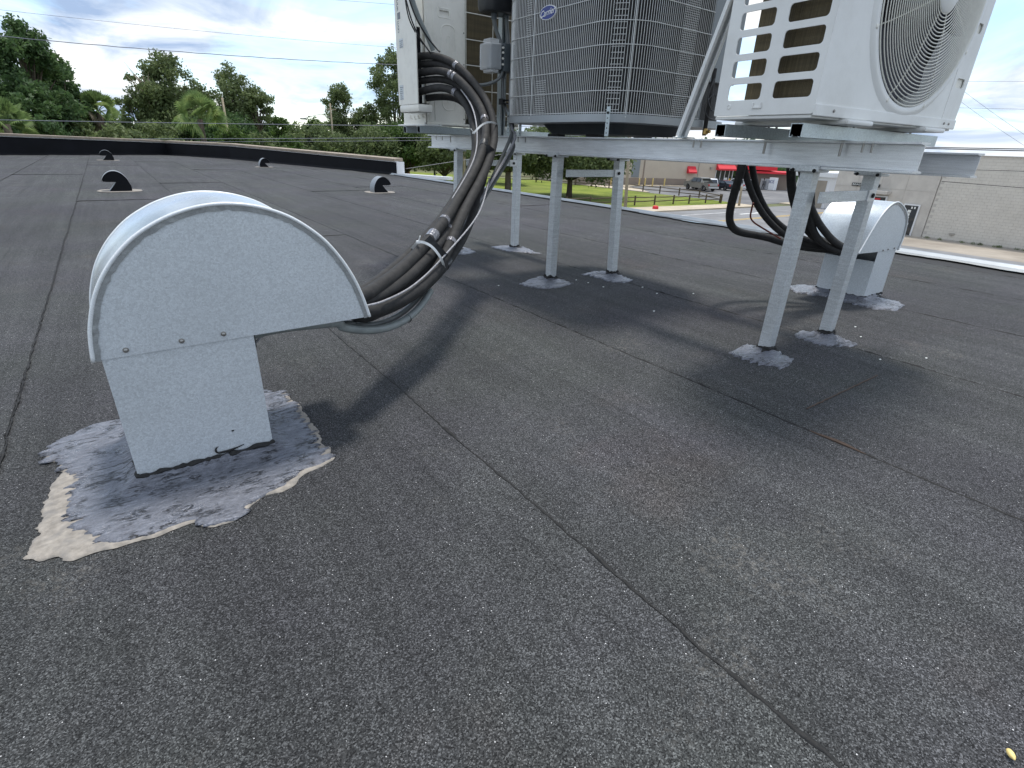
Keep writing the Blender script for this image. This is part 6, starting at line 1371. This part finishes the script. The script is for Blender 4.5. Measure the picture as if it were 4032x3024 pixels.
car('parked_car', 'white sedan behind the hanging pipes, its wheel showing between them', 84.3, 53.7, math.radians(74), 'whitepaint', 'suv')
car('parked_car', 'silver sedan parked far right beyond the ice freezer', 101.5, 56.5, math.radians(125), 'silverpaint', 'sedan')
# bollards
for i, (x, y) in enumerate(((66.6,65.4),(71.06,63.3),(72.0,62.9),(73.2,62.3),(75.2,61.5))):
    mb = MB(); mb.lathe([(.11,0),(.11,1.1),(.08,1.17),(.02,1.2)], (x, y, GZ+.1), (0,0,1), 12); o = build('bollard', mb, 'bollard', smooth=True, auto=50)
    tag(o, 'pale yellow bollard before the store wall, %s' % ('standing alone left of the tan pole','first of four right of the tan pole','second of four right of the tan pole','third of four right of the tan pole','last one right, nearest the pickup')[i], 'bollard', 'bollards before the store wall')
# red cap beyond the roof edge
RCp = thing('red_dome', 'small red rounded cap just past the roof edge beyond the water strip', 'cap', (44.4,37.0,GZ+.15))
mb = MB(); mb.lathe([(.30,0),(.30,.16),(.26,.25),(.16,.31),(.02,.33)], (44.4,37.0,GZ+.15), (0,0,1), 18); build('dome', mb, 'red', RCp, smooth=True, auto=50)
# person by the low building
def person(x, y, rz, label):
    bm = bmesh.new()
    J = {'pel':(0,0,.95,.15),'ch':(0,.02,1.30,.17),'nk':(0,.02,1.50,.06),'hd':(0,.04,1.63,.095),'tp':(0,.03,1.74,.07),
     'hl':(.10,0,.90,.10),'kl':(.12,.04,.50,.07),'al':(.12,-.02,.09,.05),'tl':(.13,.14,.04,.04),'hr':(-.10,0,.90,.10),'kr':(-.11,-.02,.50,.07),'ar':(-.12,-.08,.09,.05),'tr':(-.13,.08,.04,.04),
     'sl':(.20,.0,1.42,.065),'el':(.26,-.02,1.14,.045),'wl':(.24,.10,.90,.032),'fl':(.235,.15,.82,.03),'sr':(-.20,0,1.42,.065),'er':(-.26,-.03,1.14,.045),'wr':(-.25,.06,.90,.032),'fr':(-.245,.10,.82,.03)}
    E_ = [('pel','ch'),('ch','nk'),('nk','hd'),('hd','tp'),('pel','hl'),('hl','kl'),('kl','al'),('al','tl'),('pel','hr'),('hr','kr'),('kr','ar'),('ar','tr'),('ch','sl'),('sl','el'),('el','wl'),('wl','fl'),('ch','sr'),('sr','er'),('er','wr'),('wr','fr')]
    ks = list(J); me = bpy.data.meshes.new('body'); me.from_pydata([J[k][:3] for k in ks], [(ks.index(a), ks.index(b)) for a, b in E_], []); me.update()
    o = bpy.data.objects.new('tmpbody', me); COL.objects.link(o); md = o.modifiers.new('s', 'SKIN')
    for i, k in enumerate(ks): me.skin_vertices[0].data[i].radius = (J[k][3], J[k][3]*.85); 
    me.skin_vertices[0].data[0].use_root = True
    o.modifiers.new('u', 'SUBSURF').levels = 1
    dg = bpy.context.evaluated_depsgraph_get(); m2 = bpy.data.meshes.new_from_object(o.evaluated_get(dg)); bpy.data.objects.remove(o)
    m2.materials.append(M['cloth']); m2.materials.append(M['skin']); m2.materials.append(M['darkshirt'])
    for p in m2.polygons: p.use_smooth = True; z = p.center.z; p.material_index = 1 if (z > 1.5 or (z < .9 and abs(p.center.x) > .2 and z > .75)) else (2 if z > .95 else 0)
    t = thing('person', label, 'person', (x, y, GZ+.03), rz); b = bpy.data.objects.new('body', m2); COL.objects.link(b); b.parent = t
    mb = MB(); mb.lathe([(.03,.11),(.085,.08),(.105,.02),(.10,-.03),(.08,-.05)], (0,.015,1.68), (0,0,1), 12); build('hair', mb, 'membrane', t, local=True, smooth=True)
person(89.9, 52.6, 2.0, 'standing person in dark clothes beside the ice freezer under the red fascia')
